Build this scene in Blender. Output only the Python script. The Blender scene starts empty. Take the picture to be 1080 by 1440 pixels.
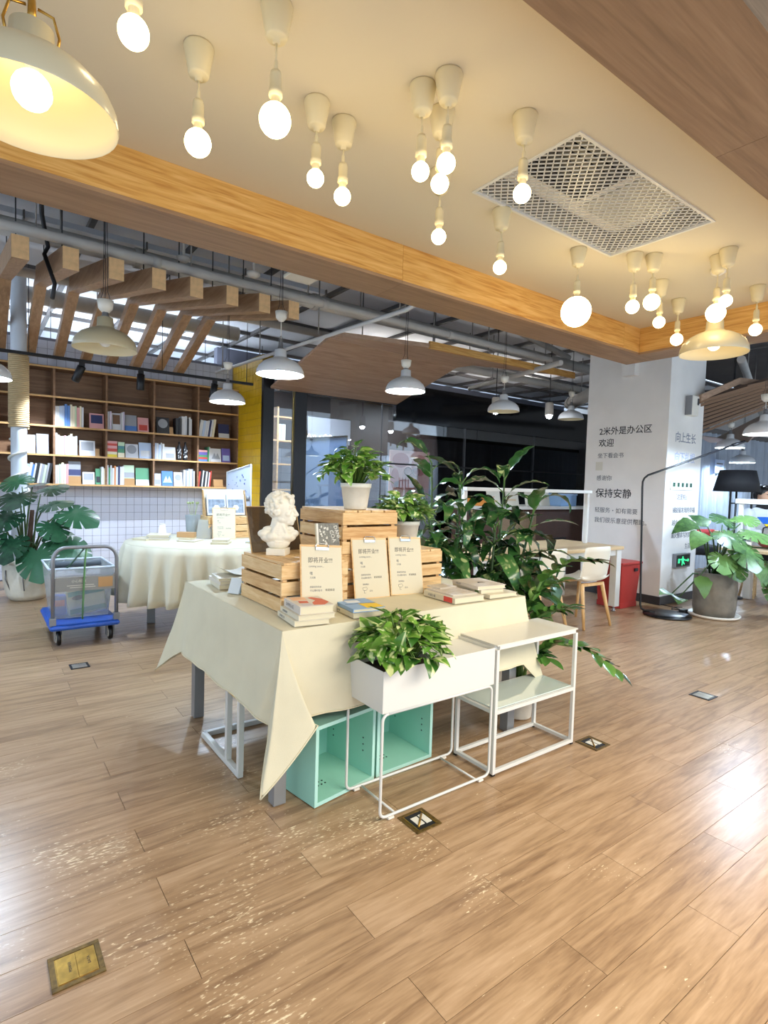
import bpy, math, random
from mathutils import Vector, Matrix, noise

PI = math.pi
C = bpy.context.scene.collection
SC = bpy.context.scene

# ------------------------------------------------------------------ camera
# world: X runs along the planks and the ceiling beams, Y runs towards the bookcase wall, Z up
F_PX, PITCH, ROLL, YAW, EYE = 785.35, 0.0501, -0.0295, math.radians(53.6), 1.35
f0 = Vector((math.cos(YAW), math.sin(YAW), 0)); r0 = Vector((math.sin(YAW), -math.cos(YAW), 0)); u0 = Vector((0, 0, 1))
fw = math.cos(PITCH) * f0 - math.sin(PITCH) * u0
dn = -math.sin(PITCH) * f0 - math.cos(PITCH) * u0
rt = math.cos(ROLL) * r0 + math.sin(ROLL) * dn
dn2 = -math.sin(ROLL) * r0 + math.cos(ROLL) * dn
cam_data = bpy.data.cameras.new('camera'); cam = bpy.data.objects.new('camera', cam_data); C.objects.link(cam)
cam_data.sensor_fit = 'VERTICAL'; cam_data.sensor_height = 36.0; cam_data.sensor_width = 27.0
cam_data.lens = F_PX / 1440 * 36.0; cam_data.clip_start = 0.05; cam_data.clip_end = 100
m3 = Matrix((rt, -dn2, -fw)).transposed()
cam.matrix_world = Matrix.Translation((0, 0, EYE)) @ m3.to_4x4()
SC.camera = cam

# ------------------------------------------------------------------ world, exposure
W = bpy.data.worlds.new('world'); SC.world = W; W.use_nodes = True
bg = W.node_tree.nodes['Background']; bg.inputs[0].default_value = (0.66, 0.82, 1.0, 1); bg.inputs[1].default_value = 0.72
SC.view_settings.view_transform = 'Standard'; SC.view_settings.look = 'None'
SC.view_settings.exposure = 1.3; SC.view_settings.gamma = 1.0
SC.view_settings.use_curve_mapping = False
SC.cycles.caustics_reflective = False; SC.cycles.caustics_refractive = False
SC.cycles.max_bounces = 8; SC.cycles.diffuse_bounces = 4; SC.cycles.transparent_max_bounces = 12

# lamp strengths
E_WARM, E_SHADE, E_COOL, E_SPOT = 6.6, 5.0, 820.0, 40.0
WARM = (1.0, 0.77, 0.40); COOL = (0.58, 0.76, 1.0)

# assumed warm area light behind the viewer, unseen, added to brighten the near floor
al = bpy.data.lights.new('assumed_rear_light', 'AREA'); al.shape = 'RECTANGLE'; al.size = 3.6; al.size_y = 1.6; al.energy = 112; al.color = (1.0, 0.89, 0.72)
alo = bpy.data.objects.new('assumed_rear_light', al); C.objects.link(alo); alo.location = (2.5, -1.2, 2.5)
# ------------------------------------------------------------------ helpers
def lin(c):
    if isinstance(c, str):
        c = c.lstrip('#'); c = tuple(int(c[i:i + 2], 16) / 255 for i in (0, 2, 4))
    return tuple(x / 12.92 if x <= 0.04045 else ((x + 0.055) / 1.055) ** 2.4 for x in c) + (1.0,)

_mats = {}
def mat(name, col, rough=0.5, metal=0.0, spec=0.5, bump=0.0, bscale=60.0, mottle=0.0, mscale=8.0, coat=0.0, trans=0.0, emit=None, estr=0.0):
    if name in _mats: return _mats[name]
    m = bpy.data.materials.new(name); m.use_nodes = True; nt = m.node_tree; b = nt.nodes['Principled BSDF']
    b.inputs['Base Color'].default_value = lin(col); b.inputs['Roughness'].default_value = rough
    b.inputs['Metallic'].default_value = metal; b.inputs['Specular IOR Level'].default_value = spec
    b.inputs['Coat Weight'].default_value = coat
    if trans: b.inputs['Transmission Weight'].default_value = trans
    if emit: b.inputs['Emission Color'].default_value = (*emit, 1); b.inputs['Emission Strength'].default_value = estr
    if bump or mottle:
        tc = nt.nodes.new('ShaderNodeTexCoord')
        if mottle:
            n = nt.nodes.new('ShaderNodeTexNoise'); n.inputs['Scale'].default_value = mscale; n.inputs['Detail'].default_value = 4
            r = nt.nodes.new('ShaderNodeValToRGB'); L = lin(col)
            r.color_ramp.elements[0].position = 0.3; r.color_ramp.elements[1].position = 0.7
            r.color_ramp.elements[0].color = tuple(x * (1 - mottle) for x in L[:3]) + (1,)
            r.color_ramp.elements[1].color = tuple(min(1, x * (1 + mottle * 0.5)) for x in L[:3]) + (1,)
            nt.links.new(tc.outputs['Object'], n.inputs['Vector']); nt.links.new(n.outputs['Fac'], r.inputs[0]); nt.links.new(r.outputs[0], b.inputs['Base Color'])
        if bump:
            n2 = nt.nodes.new('ShaderNodeTexNoise'); n2.inputs['Scale'].default_value = bscale; n2.inputs['Detail'].default_value = 3
            bp = nt.nodes.new('ShaderNodeBump'); bp.inputs['Strength'].default_value = bump; bp.inputs['Distance'].default_value = 0.004
            nt.links.new(tc.outputs['Object'], n2.inputs['Vector']); nt.links.new(n2.outputs['Fac'], bp.inputs['Height']); nt.links.new(bp.outputs[0], b.inputs['Normal'])
    _mats[name] = m
    return m

def wood(name, dark, mid, light, axis=0, scale=1.0, rough=0.5, world=False, stretch=14.0, vary=0.25, scuffs=False, ring=1.0, coords='Object'):
    """streaky wood: noise stretched along one axis, each piece with its own offset and tone"""
    if name in _mats: return _mats[name]
    m = bpy.data.materials.new(name); m.use_nodes = True; nt = m.node_tree; N = nt.nodes; L = nt.links
    b = N['Principled BSDF']; b.inputs['Roughness'].default_value = rough
    if world:
        g = N.new('ShaderNodeNewGeometry'); src = g.outputs['Position']
    else:
        g = N.new('ShaderNodeTexCoord'); src = g.outputs['Object']
    oi = N.new('ShaderNodeObjectInfo'); gi = N.new('ShaderNodeNewGeometry')
    rnd = N.new('ShaderNodeMath'); rnd.operation = 'ADD'; L.new(oi.outputs['Random'], rnd.inputs[0]); L.new(gi.outputs['Random Per Island'], rnd.inputs[1])
    fr = N.new('ShaderNodeMath'); fr.operation = 'FRACT'; L.new(rnd.outputs[0], fr.inputs[0])
    off = N.new('ShaderNodeMath'); off.operation = 'MULTIPLY'; off.inputs[1].default_value = 37.0; L.new(fr.outputs[0], off.inputs[0])
    add = N.new('ShaderNodeVectorMath'); add.operation = 'ADD'; L.new(src, add.inputs[0])
    cmb = N.new('ShaderNodeCombineXYZ'); L.new(off.outputs[0], cmb.inputs[0]); L.new(off.outputs[0], cmb.inputs[1]); L.new(off.outputs[0], cmb.inputs[2]); L.new(cmb.outputs[0], add.inputs[1])
    mp = N.new('ShaderNodeMapping'); s = [scale * stretch] * 3; s[axis] = scale; mp.inputs['Scale'].default_value = s
    L.new(add.outputs[0], mp.inputs['Vector'])
    n1 = N.new('ShaderNodeTexNoise'); n1.inputs['Scale'].default_value = 1.6; n1.inputs['Detail'].default_value = 6; n1.inputs['Distortion'].default_value = 0.9 * ring
    n2 = N.new('ShaderNodeTexNoise'); n2.inputs['Scale'].default_value = 9.0; n2.inputs['Detail'].default_value = 3
    L.new(mp.outputs[0], n1.inputs['Vector']); L.new(mp.outputs[0], n2.inputs['Vector'])
    mx = N.new('ShaderNodeMath'); mx.operation = 'MULTIPLY_ADD'; mx.inputs[1].default_value = 0.35; L.new(n2.outputs['Fac'], mx.inputs[0]); L.new(n1.outputs['Fac'], mx.inputs[2])
    v = N.new('ShaderNodeMath'); v.operation = 'MULTIPLY_ADD'; v.inputs[1].default_value = vary; L.new(fr.outputs[0], v.inputs[0]); L.new(mx.outputs[0], v.inputs[2])
    sub = N.new('ShaderNodeMath'); sub.operation = 'SUBTRACT'; sub.inputs[1].default_value = 0.17 + vary / 2; L.new(v.outputs[0], sub.inputs[0])
    rp = N.new('ShaderNodeValToRGB'); e = rp.color_ramp.elements; e[0].position = 0.25; e[0].color = lin(dark); e[1].position = 0.78; e[1].color = lin(light)
    k = e.new(0.5); k.color = lin(mid)
    L.new(sub.outputs[0], rp.inputs[0]); col = rp.outputs[0]
    if scuffs:
        gp = N.new('ShaderNodeNewGeometry')
        # worn spots: small pale flecks grouped in patches, mostly between the near socket lid and the table
        m2 = N.new('ShaderNodeMapping'); m2.inputs['Scale'].default_value = (40, 120, 1); m2.inputs['Rotation'].default_value = (0, 0, 0.25); L.new(gp.outputs['Position'], m2.inputs['Vector'])
        f1 = N.new('ShaderNodeTexNoise'); f1.inputs['Scale'].default_value = 1.0; f1.inputs['Detail'].default_value = 4; L.new(m2.outputs[0], f1.inputs['Vector'])
        f2 = N.new('ShaderNodeTexNoise'); f2.inputs['Scale'].default_value = 2.6; f2.inputs['Detail'].default_value = 3; L.new(gp.outputs['Position'], f2.inputs['Vector'])
        sm = N.new('ShaderNodeMath'); sm.operation = 'MULTIPLY_ADD'; sm.inputs[1].default_value = 0.75; L.new(f2.outputs['Fac'], sm.inputs[0]); L.new(f1.outputs['Fac'], sm.inputs[2])
        dist = N.new('ShaderNodeVectorMath'); dist.operation = 'DISTANCE'; dist.inputs[1].default_value = (0.55, 1.75, 0); L.new(gp.outputs['Position'], dist.inputs[0])
        near = N.new('ShaderNodeMapRange'); near.inputs['From Min'].default_value = 0.2; near.inputs['From Max'].default_value = 2.2; near.inputs['To Min'].default_value = 0.06; near.inputs['To Max'].default_value = -0.09
        L.new(dist.outputs['Value'], near.inputs['Value'])
        s2 = N.new('ShaderNodeMath'); s2.operation = 'ADD'; L.new(sm.outputs[0], s2.inputs[0]); L.new(near.outputs[0], s2.inputs[1])
        th = N.new('ShaderNodeMapRange'); th.inputs['From Min'].default_value = 1.065; th.inputs['From Max'].default_value = 1.16; L.new(s2.outputs[0], th.inputs['Value'])
        mc = N.new('ShaderNodeMix'); mc.data_type = 'RGBA'; L.new(th.outputs[0], mc.inputs[0]); L.new(col, mc.inputs[6]); mc.inputs[7].default_value = lin('#e9d6b4'); col = mc.outputs[2]
    L.new(col, b.inputs['Base Color'])
    bp = N.new('ShaderNodeBump'); bp.inputs['Strength'].default_value = 0.12; bp.inputs['Distance'].default_value = 0.003; L.new(sub.outputs[0], bp.inputs['Height']); L.new(bp.outputs[0], b.inputs['Normal'])
    _mats[name] = m
    return m

def glass(name, tint=(0.9, 0.95, 0.97), refl=0.12, rough=0.02, body=0.0, bodycol=(0.8, 0.85, 0.9)):
    if name in _mats: return _mats[name]
    m = bpy.data.materials.new(name); m.use_nodes = True; nt = m.node_tree; N = nt.nodes; L = nt.links
    for n in list(N): N.remove(n)
    out = N.new('ShaderNodeOutputMaterial'); tr = N.new('ShaderNodeBsdfTransparent'); tr.inputs[0].default_value = (*tint, 1)
    gl = N.new('ShaderNodeBsdfGlossy'); gl.inputs['Roughness'].default_value = rough
    fr = N.new('ShaderNodeFresnel'); fr.inputs[0].default_value = 1.5
    ad = N.new('ShaderNodeMath'); ad.operation = 'ADD'; ad.inputs[1].default_value = refl; L.new(fr.outputs[0], ad.inputs[0])
    mx = N.new('ShaderNodeMixShader'); L.new(ad.outputs[0], mx.inputs[0]); L.new(tr.outputs[0], mx.inputs[1]); L.new(gl.outputs[0], mx.inputs[2])
    last = mx.outputs[0]
    if body:
        df = N.new('ShaderNodeBsdfDiffuse'); df.inputs[0].default_value = (*bodycol, 1)
        m2 = N.new('ShaderNodeMixShader'); m2.inputs[0].default_value = body; L.new(last, m2.inputs[1]); L.new(df.outputs[0], m2.inputs[2]); last = m2.outputs[0]
    L.new(last, out.inputs[0]); _mats[name] = m
    return m

def emitter(name, col, s):
    if name in _mats: return _mats[name]
    m = bpy.data.materials.new(name); m.use_nodes = True; nt = m.node_tree
    for n in list(nt.nodes): nt.nodes.remove(n)
    o = nt.nodes.new('ShaderNodeOutputMaterial'); e = nt.nodes.new('ShaderNodeEmission'); e.inputs[0].default_value = (*col, 1); e.inputs[1].default_value = s
    nt.links.new(e.outputs[0], o.inputs[0]); _mats[name] = m
    return m

def leaf_mat(name, dark, light, stripe=0.0, stripecol='#c9cf8f', rough=0.32, scale=9.0, sx=(2.5, 38)):
    if name in _mats: return _mats[name]
    m = bpy.data.materials.new(name); m.use_nodes = True; nt = m.node_tree; N = nt.nodes; L = nt.links; b = N['Principled BSDF']
    b.inputs['Roughness'].default_value = rough; b.inputs['Specular IOR Level'].default_value = 0.6
    oi = N.new('ShaderNodeObjectInfo'); tc = N.new('ShaderNodeTexCoord')
    n = N.new('ShaderNodeTexNoise'); n.inputs['Scale'].default_value = scale; n.inputs['Detail'].default_value = 3; L.new(tc.outputs['Object'], n.inputs['Vector'])
    a = N.new('ShaderNodeMath'); a.operation = 'MULTIPLY_ADD'; a.inputs[1].default_value = 0.7; L.new(oi.outputs['Random'], a.inputs[0]); L.new(n.outputs['Fac'], a.inputs[2])
    r = N.new('ShaderNodeValToRGB'); e = r.color_ramp.elements; e[0].position = 0.45; e[0].color = lin(dark); e[1].position = 1.0; e[1].color = lin(light); L.new(a.outputs[0], r.inputs[0])
    col = r.outputs[0]
    if stripe:
        mp = N.new('ShaderNodeMapping'); mp.inputs['Scale'].default_value = (sx[0], sx[1], sx[1]); L.new(tc.outputs['Object'], mp.inputs['Vector'])
        cmb = N.new('ShaderNodeVectorMath'); cmb.operation = 'ADD'; L.new(mp.outputs[0], cmb.inputs[0])
        sc = N.new('ShaderNodeMath'); sc.operation = 'MULTIPLY'; sc.inputs[1].default_value = 50; L.new(oi.outputs['Random'], sc.inputs[0]); L.new(sc.outputs[0], cmb.inputs[1])
        n2 = N.new('ShaderNodeTexNoise'); n2.inputs['Scale'].default_value = 1.4; n2.inputs['Detail'].default_value = 0.5; L.new(cmb.outputs[0], n2.inputs['Vector'])
        k = N.new('ShaderNodeMapRange'); k.inputs['From Min'].default_value = 0.62 - stripe * 0.25; k.inputs['From Max'].default_value = 0.72 - stripe * 0.2; L.new(n2.outputs['Fac'], k.inputs['Value'])
        mc = N.new('ShaderNodeMix'); mc.data_type = 'RGBA'; L.new(k.outputs[0], mc.inputs[0]); L.new(col, mc.inputs[6]); mc.inputs[7].default_value = lin(stripecol); col = mc.outputs[2]
    L.new(col, b.inputs['Base Color']); _mats[name] = m
    return m

class MB:
    """collects shapes, builds them as ONE mesh object"""
    def __init__(s): s.v = []; s.f = []; s.m = []; s.sm = []
    def add(s, vs, fs, m=0, smooth=False):
        o = len(s.v); s.v += [tuple(p) for p in vs]
        for q in fs: s.f.append([i + o for i in q]); s.m.append(m); s.sm.append(smooth)
        return s
    def box(s, x0, x1, y0, y1, z0, z1, m=0, M=None):
        vs = [Vector((x, y, z)) for z in (z0, z1) for y in (y0, y1) for x in (x0, x1)]
        if M is not None: vs = [M @ p for p in vs]
        return s.add(vs, [(0, 2, 3, 1), (4, 5, 7, 6), (0, 1, 5, 4), (2, 6, 7, 3), (0, 4, 6, 2), (1, 3, 7, 5)], m)
    def tube(s, pts, r, n=8, m=0, smooth=True, caps=True, square=False):
        pts = [Vector(p) for p in pts]; k = len(pts); rs = r if isinstance(r, (list, tuple)) else [r] * k
        vs = []; up = None
        for i, p in enumerate(pts):
            d = (pts[min(i + 1, k - 1)] - pts[max(i - 1, 0)])
            d = d.normalized() if d.length > 1e-9 else Vector((0, 0, 1))
            if up is None: up = Vector((0, 0, 1)) if abs(d.z) < 0.9 else Vector((1, 0, 0))
            x = d.cross(up)
            if x.length < 1e-6: x = d.cross(Vector((0, 1, 0)))
            x.normalize(); up = x.cross(d).normalized()
            for j in range(n):
                a = 2 * PI * (j + (0.5 if square else 0)) / n; vs.append(p + rs[i] * (math.cos(a) * x + math.sin(a) * up))
        fs = [(i * n + j, i * n + (j + 1) % n, (i + 1) * n + (j + 1) % n, (i + 1) * n + j) for i in range(k - 1) for j in range(n)]
        s.add(vs, fs, m, smooth)
        if caps:
            o = len(s.v) - k * n; s.f.append([o + j for j in reversed(range(n))]); s.m.append(m); s.sm.append(False)
            s.f.append([o + (k - 1) * n + j for j in range(n)]); s.m.append(m); s.sm.append(False)
        return s
    def bar(s, p, q, w, m=0):
        return s.tube([p, q], w * 0.7071, 4, m, False, True, True)
    def lathe(s, prof, n=24, c=(0, 0, 0), m=0, smooth=True, M=None):
        vs = [Vector((r * math.cos(2 * PI * j / n), r * math.sin(2 * PI * j / n), z)) for r, z in prof for j in range(n)]
        vs = [(M @ p if M is not None else p) + Vector(c) for p in vs]
        fs = [(i * n + j, i * n + (j + 1) % n, (i + 1) * n + (j + 1) % n, (i + 1) * n + j) for i in range(len(prof) - 1) for j in range(n)]
        return s.add(vs, fs, m, smooth)
    def ell(s, c, r, n=10, k=7, m=0, M=None, smooth=True):
        r = (r, r, r) if not isinstance(r, (tuple, list)) else r
        vs = []; c = Vector(c)
        for i in range(1, k):
            t = PI * i / k
            for j in range(n):
                a = 2 * PI * j / n; p = Vector((r[0] * math.sin(t) * math.cos(a), r[1] * math.sin(t) * math.sin(a), r[2] * math.cos(t)))
                vs.append((M @ p if M is not None else p) + c)
        T = Vector((0, 0, r[2])); B = -T
        if M is not None: T = M @ T; B = M @ B
        vs += [T + c, B + c]; nt = (k - 1) * n
        fs = [(i * n + j, (i + 1) * n + j, (i + 1) * n + (j + 1) % n, i * n + (j + 1) % n) for i in range(k - 2) for j in range(n)]
        fs += [(nt, j, (j + 1) % n) for j in range(n)] + [(nt + 1, (k - 2) * n + (j + 1) % n, (k - 2) * n + j) for j in range(n)]
        return s.add(vs, fs, m, smooth)
    def prism(s, poly, vec, m=0):
        poly = [Vector(p) for p in poly]; vec = Vector(vec); n = len(poly)
        return s.add(poly + [p + vec for p in poly], [list(reversed(range(n))), [i + n for i in range(n)]] + [(i, (i + 1) % n, n + (i + 1) % n, n + i) for i in range(n)], m)
    def grid(s, fn, nu, nv, m=0, smooth=True, wrap=False):
        vs = [fn(i / nu, j / nv) for j in range(nv + 1) for i in range(nu + (0 if wrap else 1))]; w = nu + (0 if wrap else 1)
        return s.add(vs, [(j * w + i, j * w + (i + 1) % w, (j + 1) * w + (i + 1) % w, (j + 1) * w + i) for j in range(nv) for i in range(nu)], m, smooth)
    def mesh(s, name, mats):
        me = bpy.data.meshes.new(name); me.from_pydata(s.v, [], s.f)
        for mm in (mats if isinstance(mats, (list, tuple)) else [mats]): me.materials.append(mm)
        me.polygons.foreach_set('material_index', s.m); me.polygons.foreach_set('use_smooth', s.sm); me.update()
        return me
    def build(s, name, mats, parent=None, bevel=0.0, loc=None, rot=None):
        o = bpy.data.objects.new(name, s.mesh(name, mats)); C.objects.link(o)
        if parent is not None: o.parent = parent
        if loc: o.location = loc
        if rot: o.rotation_euler = rot
        if bevel:
            b = o.modifiers.new('bevel', 'BEVEL'); b.width = bevel; b.segments = 2; b.limit_method = 'ANGLE'
        return o

def box(name, x0, x1, y0, y1, z0, z1, m, parent=None, bevel=0.0):
    return MB().box(x0, x1, y0, y1, z0, z1).build(name, m, parent, bevel)
def obj(name, me, parent=None, M=None):
    o = bpy.data.objects.new(name, me); C.objects.link(o)
    if parent is not None: o.parent = parent
    if M is not None: o.matrix_local = M
    return o
def tag(o, label, cat, group=None, kind=None):
    o['label'] = label; o['category'] = cat
    if group: o['group'] = group
    if kind: o['kind'] = kind
    return o
def thing(name, label, cat, loc=(0, 0, 0), rz=0.0, group=None):
    o = bpy.data.objects.new(name, None); C.objects.link(o); o.empty_display_size = 0.05
    o.location = loc; o.rotation_euler = (0, 0, rz)
    return tag(o, label, cat, group)
def struct(o, label=None):
    o['kind'] = 'structure'
    if label: o['label'] = label
    return o
def root(name, label=None, loc=(0, 0, 0)):
    o = bpy.data.objects.new(name, None); C.objects.link(o); o.location = loc
    return struct(o, label)
def copy_tree(o, parent=None):
    c = o.copy(); C.objects.link(c)
    if parent is not None: c.parent = parent
    for ch in list(o.children): copy_tree(ch, c)
    return c
def stuff(o): o['kind'] = 'stuff'; return o
def basis(x, z):
    x = Vector(x).normalized(); z = Vector(z); y = z.cross(x)
    if y.length < 1e-5: y = Vector((0, 1, 0)).cross(x) if abs(x.y) < 0.9 else Vector((1, 0, 0)).cross(x)
    y.normalize(); z = x.cross(y)
    return Matrix((x, y, z)).transposed().to_4x4()
def text(body, size, loc, xdir, up, m, parent=None, name='lettering', align='LEFT', space=1.0, ext=0.0006, bold=0.0, line=1.0):
    cu = bpy.data.curves.new(name, 'FONT'); cu.body = body; cu.size = size; cu.extrude = ext; cu.align_x = align; cu.space_character = space
    cu.offset = bold; cu.space_line = line; cu.resolution_u = 2
    cu.materials.append(m); o = bpy.data.objects.new(name, cu); C.objects.link(o)
    x = Vector(xdir).normalized(); y = Vector(up).normalized(); z = x.cross(y)
    M = Matrix((x, y, z)).transposed().to_4x4(); M.translation = Vector(loc)
    me = bpy.data.meshes.new_from_object(o); bpy.data.objects.remove(o)   # lettering as a plain mesh
    if not me.materials: me.materials.append(m)
    o = bpy.data.objects.new(name, me); C.objects.link(o)
    if parent is not None: o.parent = parent
    o.matrix_local = M
    return o
# ------------------------------------------------------------------ materials
M_white = mat('white_paint', '#efece8', 0.55, mottle=0.05, mscale=3, bump=0.05)
M_ceil = mat('ceiling_plaster', '#d3c9b2', 0.75, bump=0.06, bscale=40)
M_wmetal = mat('white_powder_coat', '#d8d7d1', 0.32, bump=0.02, bscale=200)
M_wplas = mat('white_plastic', '#ebe6da', 0.38)
M_black = mat('black_metal', '#101014', 0.35)
M_dark = mat('dark_fixture', '#1d1d21', 0.5)
M_grey = mat('grey_steel', '#8f9094', 0.38, 0.6)
M_leg = mat('grey_painted_steel', '#8c8d8e', 0.42, 0.3, mottle=0.06)
M_chrome = mat('chrome', '#d8d8d8', 0.15, 1.0)
M_brass = mat('brass', '#c59b4b', 0.32, 0.9, mottle=0.35, mscale=40)
M_ink = mat('ink', '#24262c', 0.7)
M_ink2 = mat('grey_ink', '#5e6068', 0.7)
M_paper = mat('paper', '#dedacd', 0.8)
M_pages = mat('page_edges', '#d8ceb0', 0.85, bump=0.2, bscale=300)
M_bulbW = emitter('bulb_warm', WARM, E_WARM)
M_bulbS = emitter('bulb_shade_warm', WARM, E_SHADE)
M_bulbC = emitter('bulb_cool', COOL, E_COOL)
M_lens = emitter('spot_lens', (0.9, 0.95, 1.0), E_SPOT)
M_offbulb = mat('unlit_bulb', '#f1f0ea', 0.25)
W_floor = wood('floor_vinyl_wood', '#86694e', '#a98a69', '#bfa080', 0, 1.6, 0.30, True, 11.0, 0.13, True)
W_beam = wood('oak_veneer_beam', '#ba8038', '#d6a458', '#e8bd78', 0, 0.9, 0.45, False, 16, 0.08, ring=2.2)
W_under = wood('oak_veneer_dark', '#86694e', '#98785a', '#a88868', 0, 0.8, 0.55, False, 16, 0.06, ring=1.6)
W_fin = wood('oak_fin', '#937152', '#a98664', '#bb9877', 1, 1.2, 0.5, False, 14, 0.12)
W_soffit = wood('oak_soffit', '#a08068', '#b39379', '#c2a28a', 0, 1.0, 0.5, False, 12, 0.1, ring=1.5)
W_case = wood('bookcase_ply', '#6f513a', '#866347', '#987556', 0, 1.0, 0.55, False, 12, 0.12)
W_caseedge = wood('bookcase_edge', '#b98d58', '#cba26b', '#d8b27e', 0, 1.0, 0.5, False, 12, 0.08)
W_crate = wood('pine_crate', '#c4935a', '#dcb47c', '#ebcb98', 0, 2.2, 0.6, False, 10, 0.28, ring=1.4)
W_desk = wood('desk_ash', '#c9a87a', '#d9bc90', '#e4cba3', 0, 1.5, 0.45, False, 14, 0.08)
W_chair = wood('chair_beech', '#c99a5e', '#d9ae74', '#e3bf8b', 2, 2.0, 0.45, False, 10, 0.12)
M_slab = mat('painted_slab', '#4f4b4a', 0.85, mottle=0.25, mscale=1.5, bump=0.3, bscale=20)
M_slabw = mat('insulation_board', '#dcdee4', 0.8, mottle=0.08, mscale=2)
M_pipe = mat('painted_pipe', '#c2bdb6', 0.5, mottle=0.1, mscale=6)
M_conduit = mat('galvanised_conduit', '#8a8682', 0.4, 0.4)
M_duct = mat('grey_duct', '#5d5958', 0.6, mottle=0.12, mscale=3)
M_tile = mat('white_tile', '#c9cdda', 0.22, mottle=0.05, mscale=4)
M_grout = mat('dark_grout', '#6b6e7c', 0.9)
M_ytile = mat('yellow_tile', '#d9ae1c', 0.25, mottle=0.10, mscale=5)
M_ygrout = mat('yellow_grout', '#8f7420', 0.9)
M_gtile = mat('grey_tile', '#8a909c', 0.3, mottle=0.08, mscale=3)
M_base = mat('dark_skirting', '#3b3a3c', 0.5)
M_cloth = mat('cream_linen', '#d8d0b4', 0.9, bump=0.25, bscale=450, mottle=0.05, mscale=6)
M_mint = mat('mint_laminate', '#9fd6c2', 0.38, mottle=0.03)
M_mint2 = mat('mint_edge', '#b4e2d6', 0.4)
M_pot = mat('white_pot', '#e8e3d4', 0.55, mottle=0.06, mscale=30)
M_soil = mat('soil', '#3a2c20', 0.95, bump=0.8, bscale=90)
M_stem = mat('green_stem', '#5d8038', 0.5)
M_dstem = mat('dark_stem', '#3f5a33', 0.5)
M_plaster = mat('plaster_bust', '#ece5d3', 0.6, bump=0.05, bscale=120)
M_skin = mat('skin', '#c99f82', 0.5)
M_hair = mat('black_hair', '#15120f', 0.45)

# ------------------------------------------------------------------ floor
PW, PL = 0.1563, 0.926
Y0 = 0.652
floor = struct(MB().box(-3.2, 14, -0.9, 9.6, -0.08, -0.0045).build('floor', mat('floor_joint', '#2b1f17', 0.9)), 'brown wood plank floor, worn pale in patches')
pm = MB()
t, g = 0.0045, 0.0009
pm.box(g, PL - g, g, PW - g, -t, 0)
plank_me = pm.mesh('plank', W_floor)
planks = []
for j in range(-9, 58):
    y = Y0 + PW * j
    off = 0.028 if j % 2 == 0 else 0.491
    for i in range(-4, 15):
        planks.append((off + i * PL, y))
def vis(x, y):
    v = Vector((x + PL / 2, y + PW / 2, -EYE)); d = v.dot(fw)
    if d < 0.9: return None
    px = 540 + F_PX * v.dot(rt) / d; py = 720 + F_PX * v.dot(dn2) / d
    return d if -170 < px < 1250 and py < 1560 else None
seen = sorted((d, x, y) for x, y in planks if (d := vis(x, y)) is not None and y < 8.3)
near = set((x, y) for d, x, y in seen[:300])
for x, y in planks:
    if (x, y) in near:
        o = obj('plank', plank_me, floor); o.location = (x, y, 0)
rest = MB()
for x, y in planks:
    if (x, y) not in near and x < 13: rest.box(x + g, x + PL - g, y + g, y + PW - g, -t, 0)
stuff(rest.build('plank_field', W_floor, floor))

# ------------------------------------------------------------------ ceilings
CZ, BZ = 2.80, 2.57
VX0, VX1, VY0, VY1 = 1.987, 3.19, 1.433, 2.046
c = MB()
for (x0, x1, y0, y1) in ((-3, VX0, 0.99, 2.75), (VX1, 4.81, 0.99, 2.75), (VX0, VX1, 0.99, VY0), (VX0, VX1, VY1, 2.75)):
    c.box(x0, x1, y0, y1, CZ, CZ + 0.02)
struct(c.build('ceiling', M_ceil), 'white dropped ceiling between the oak beams')
sl = MB().box(-4, 15, -2.5, 5.6, 3.75, 3.85)
struct(sl.build('ceiling.001', M_slab), 'grey painted concrete slab above the pipes')
sw = root('ceiling.002', 'pale boarded ceiling over the book wall')
for i in range(-4, 16):
    for j in range(0, 8):
        MB().box(i * 0.9 + 0.01, i * 0.9 + 0.89, 5.62 + j * 1.0, 6.6 + j * 1.0, 3.70, 3.74).build('panel', M_slabw, sw)
rb = MB()
for i in range(-4, 17): rb.box(i * 0.9 - 0.025, i * 0.9 + 0.025, 5.6, 13.6, 3.65, 3.70)
for j in range(0, 9): rb.box(-3.6, 14.4, 5.58 + j, 5.63 + j, 3.65, 3.70)
rb.build('ceiling_grid', M_duct, sw)

def beam(name, x0, x1, y0, y1, axis, cuts, label):
    r = root(name, label)
    # soffit boards and side boards, in lengths with a fine joint
    mm = [W_under, W_beam]
    for a, b in zip(cuts[:-1], cuts[1:]):
        a += 0.001; b -= 0.001
        q = (a, b, y0, y1) if axis == 0 else (x0, x1, a, b)
        loc = ((q[0] + q[1]) / 2, (q[2] + q[3]) / 2, 0); hx, hy = (q[1] - q[0]) / 2, (q[3] - q[2]) / 2
        rot = None
        if axis == 1: hx, hy = hy, hx; rot = (0, 0, PI / 2)
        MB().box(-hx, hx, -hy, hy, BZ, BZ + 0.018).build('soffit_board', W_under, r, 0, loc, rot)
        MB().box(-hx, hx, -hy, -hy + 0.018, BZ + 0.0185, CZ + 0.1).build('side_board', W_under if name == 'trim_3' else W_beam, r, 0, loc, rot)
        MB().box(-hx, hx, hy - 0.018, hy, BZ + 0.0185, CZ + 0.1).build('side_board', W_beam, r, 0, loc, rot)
    return r
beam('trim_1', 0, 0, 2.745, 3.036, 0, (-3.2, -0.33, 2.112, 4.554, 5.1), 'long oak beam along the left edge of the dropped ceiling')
beam('trim_2', 4.80, 5.10, 0, 0, 1, (-2.0, 0.30, 2.743), 'oak beam closing the far end of the dropped ceiling')
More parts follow.
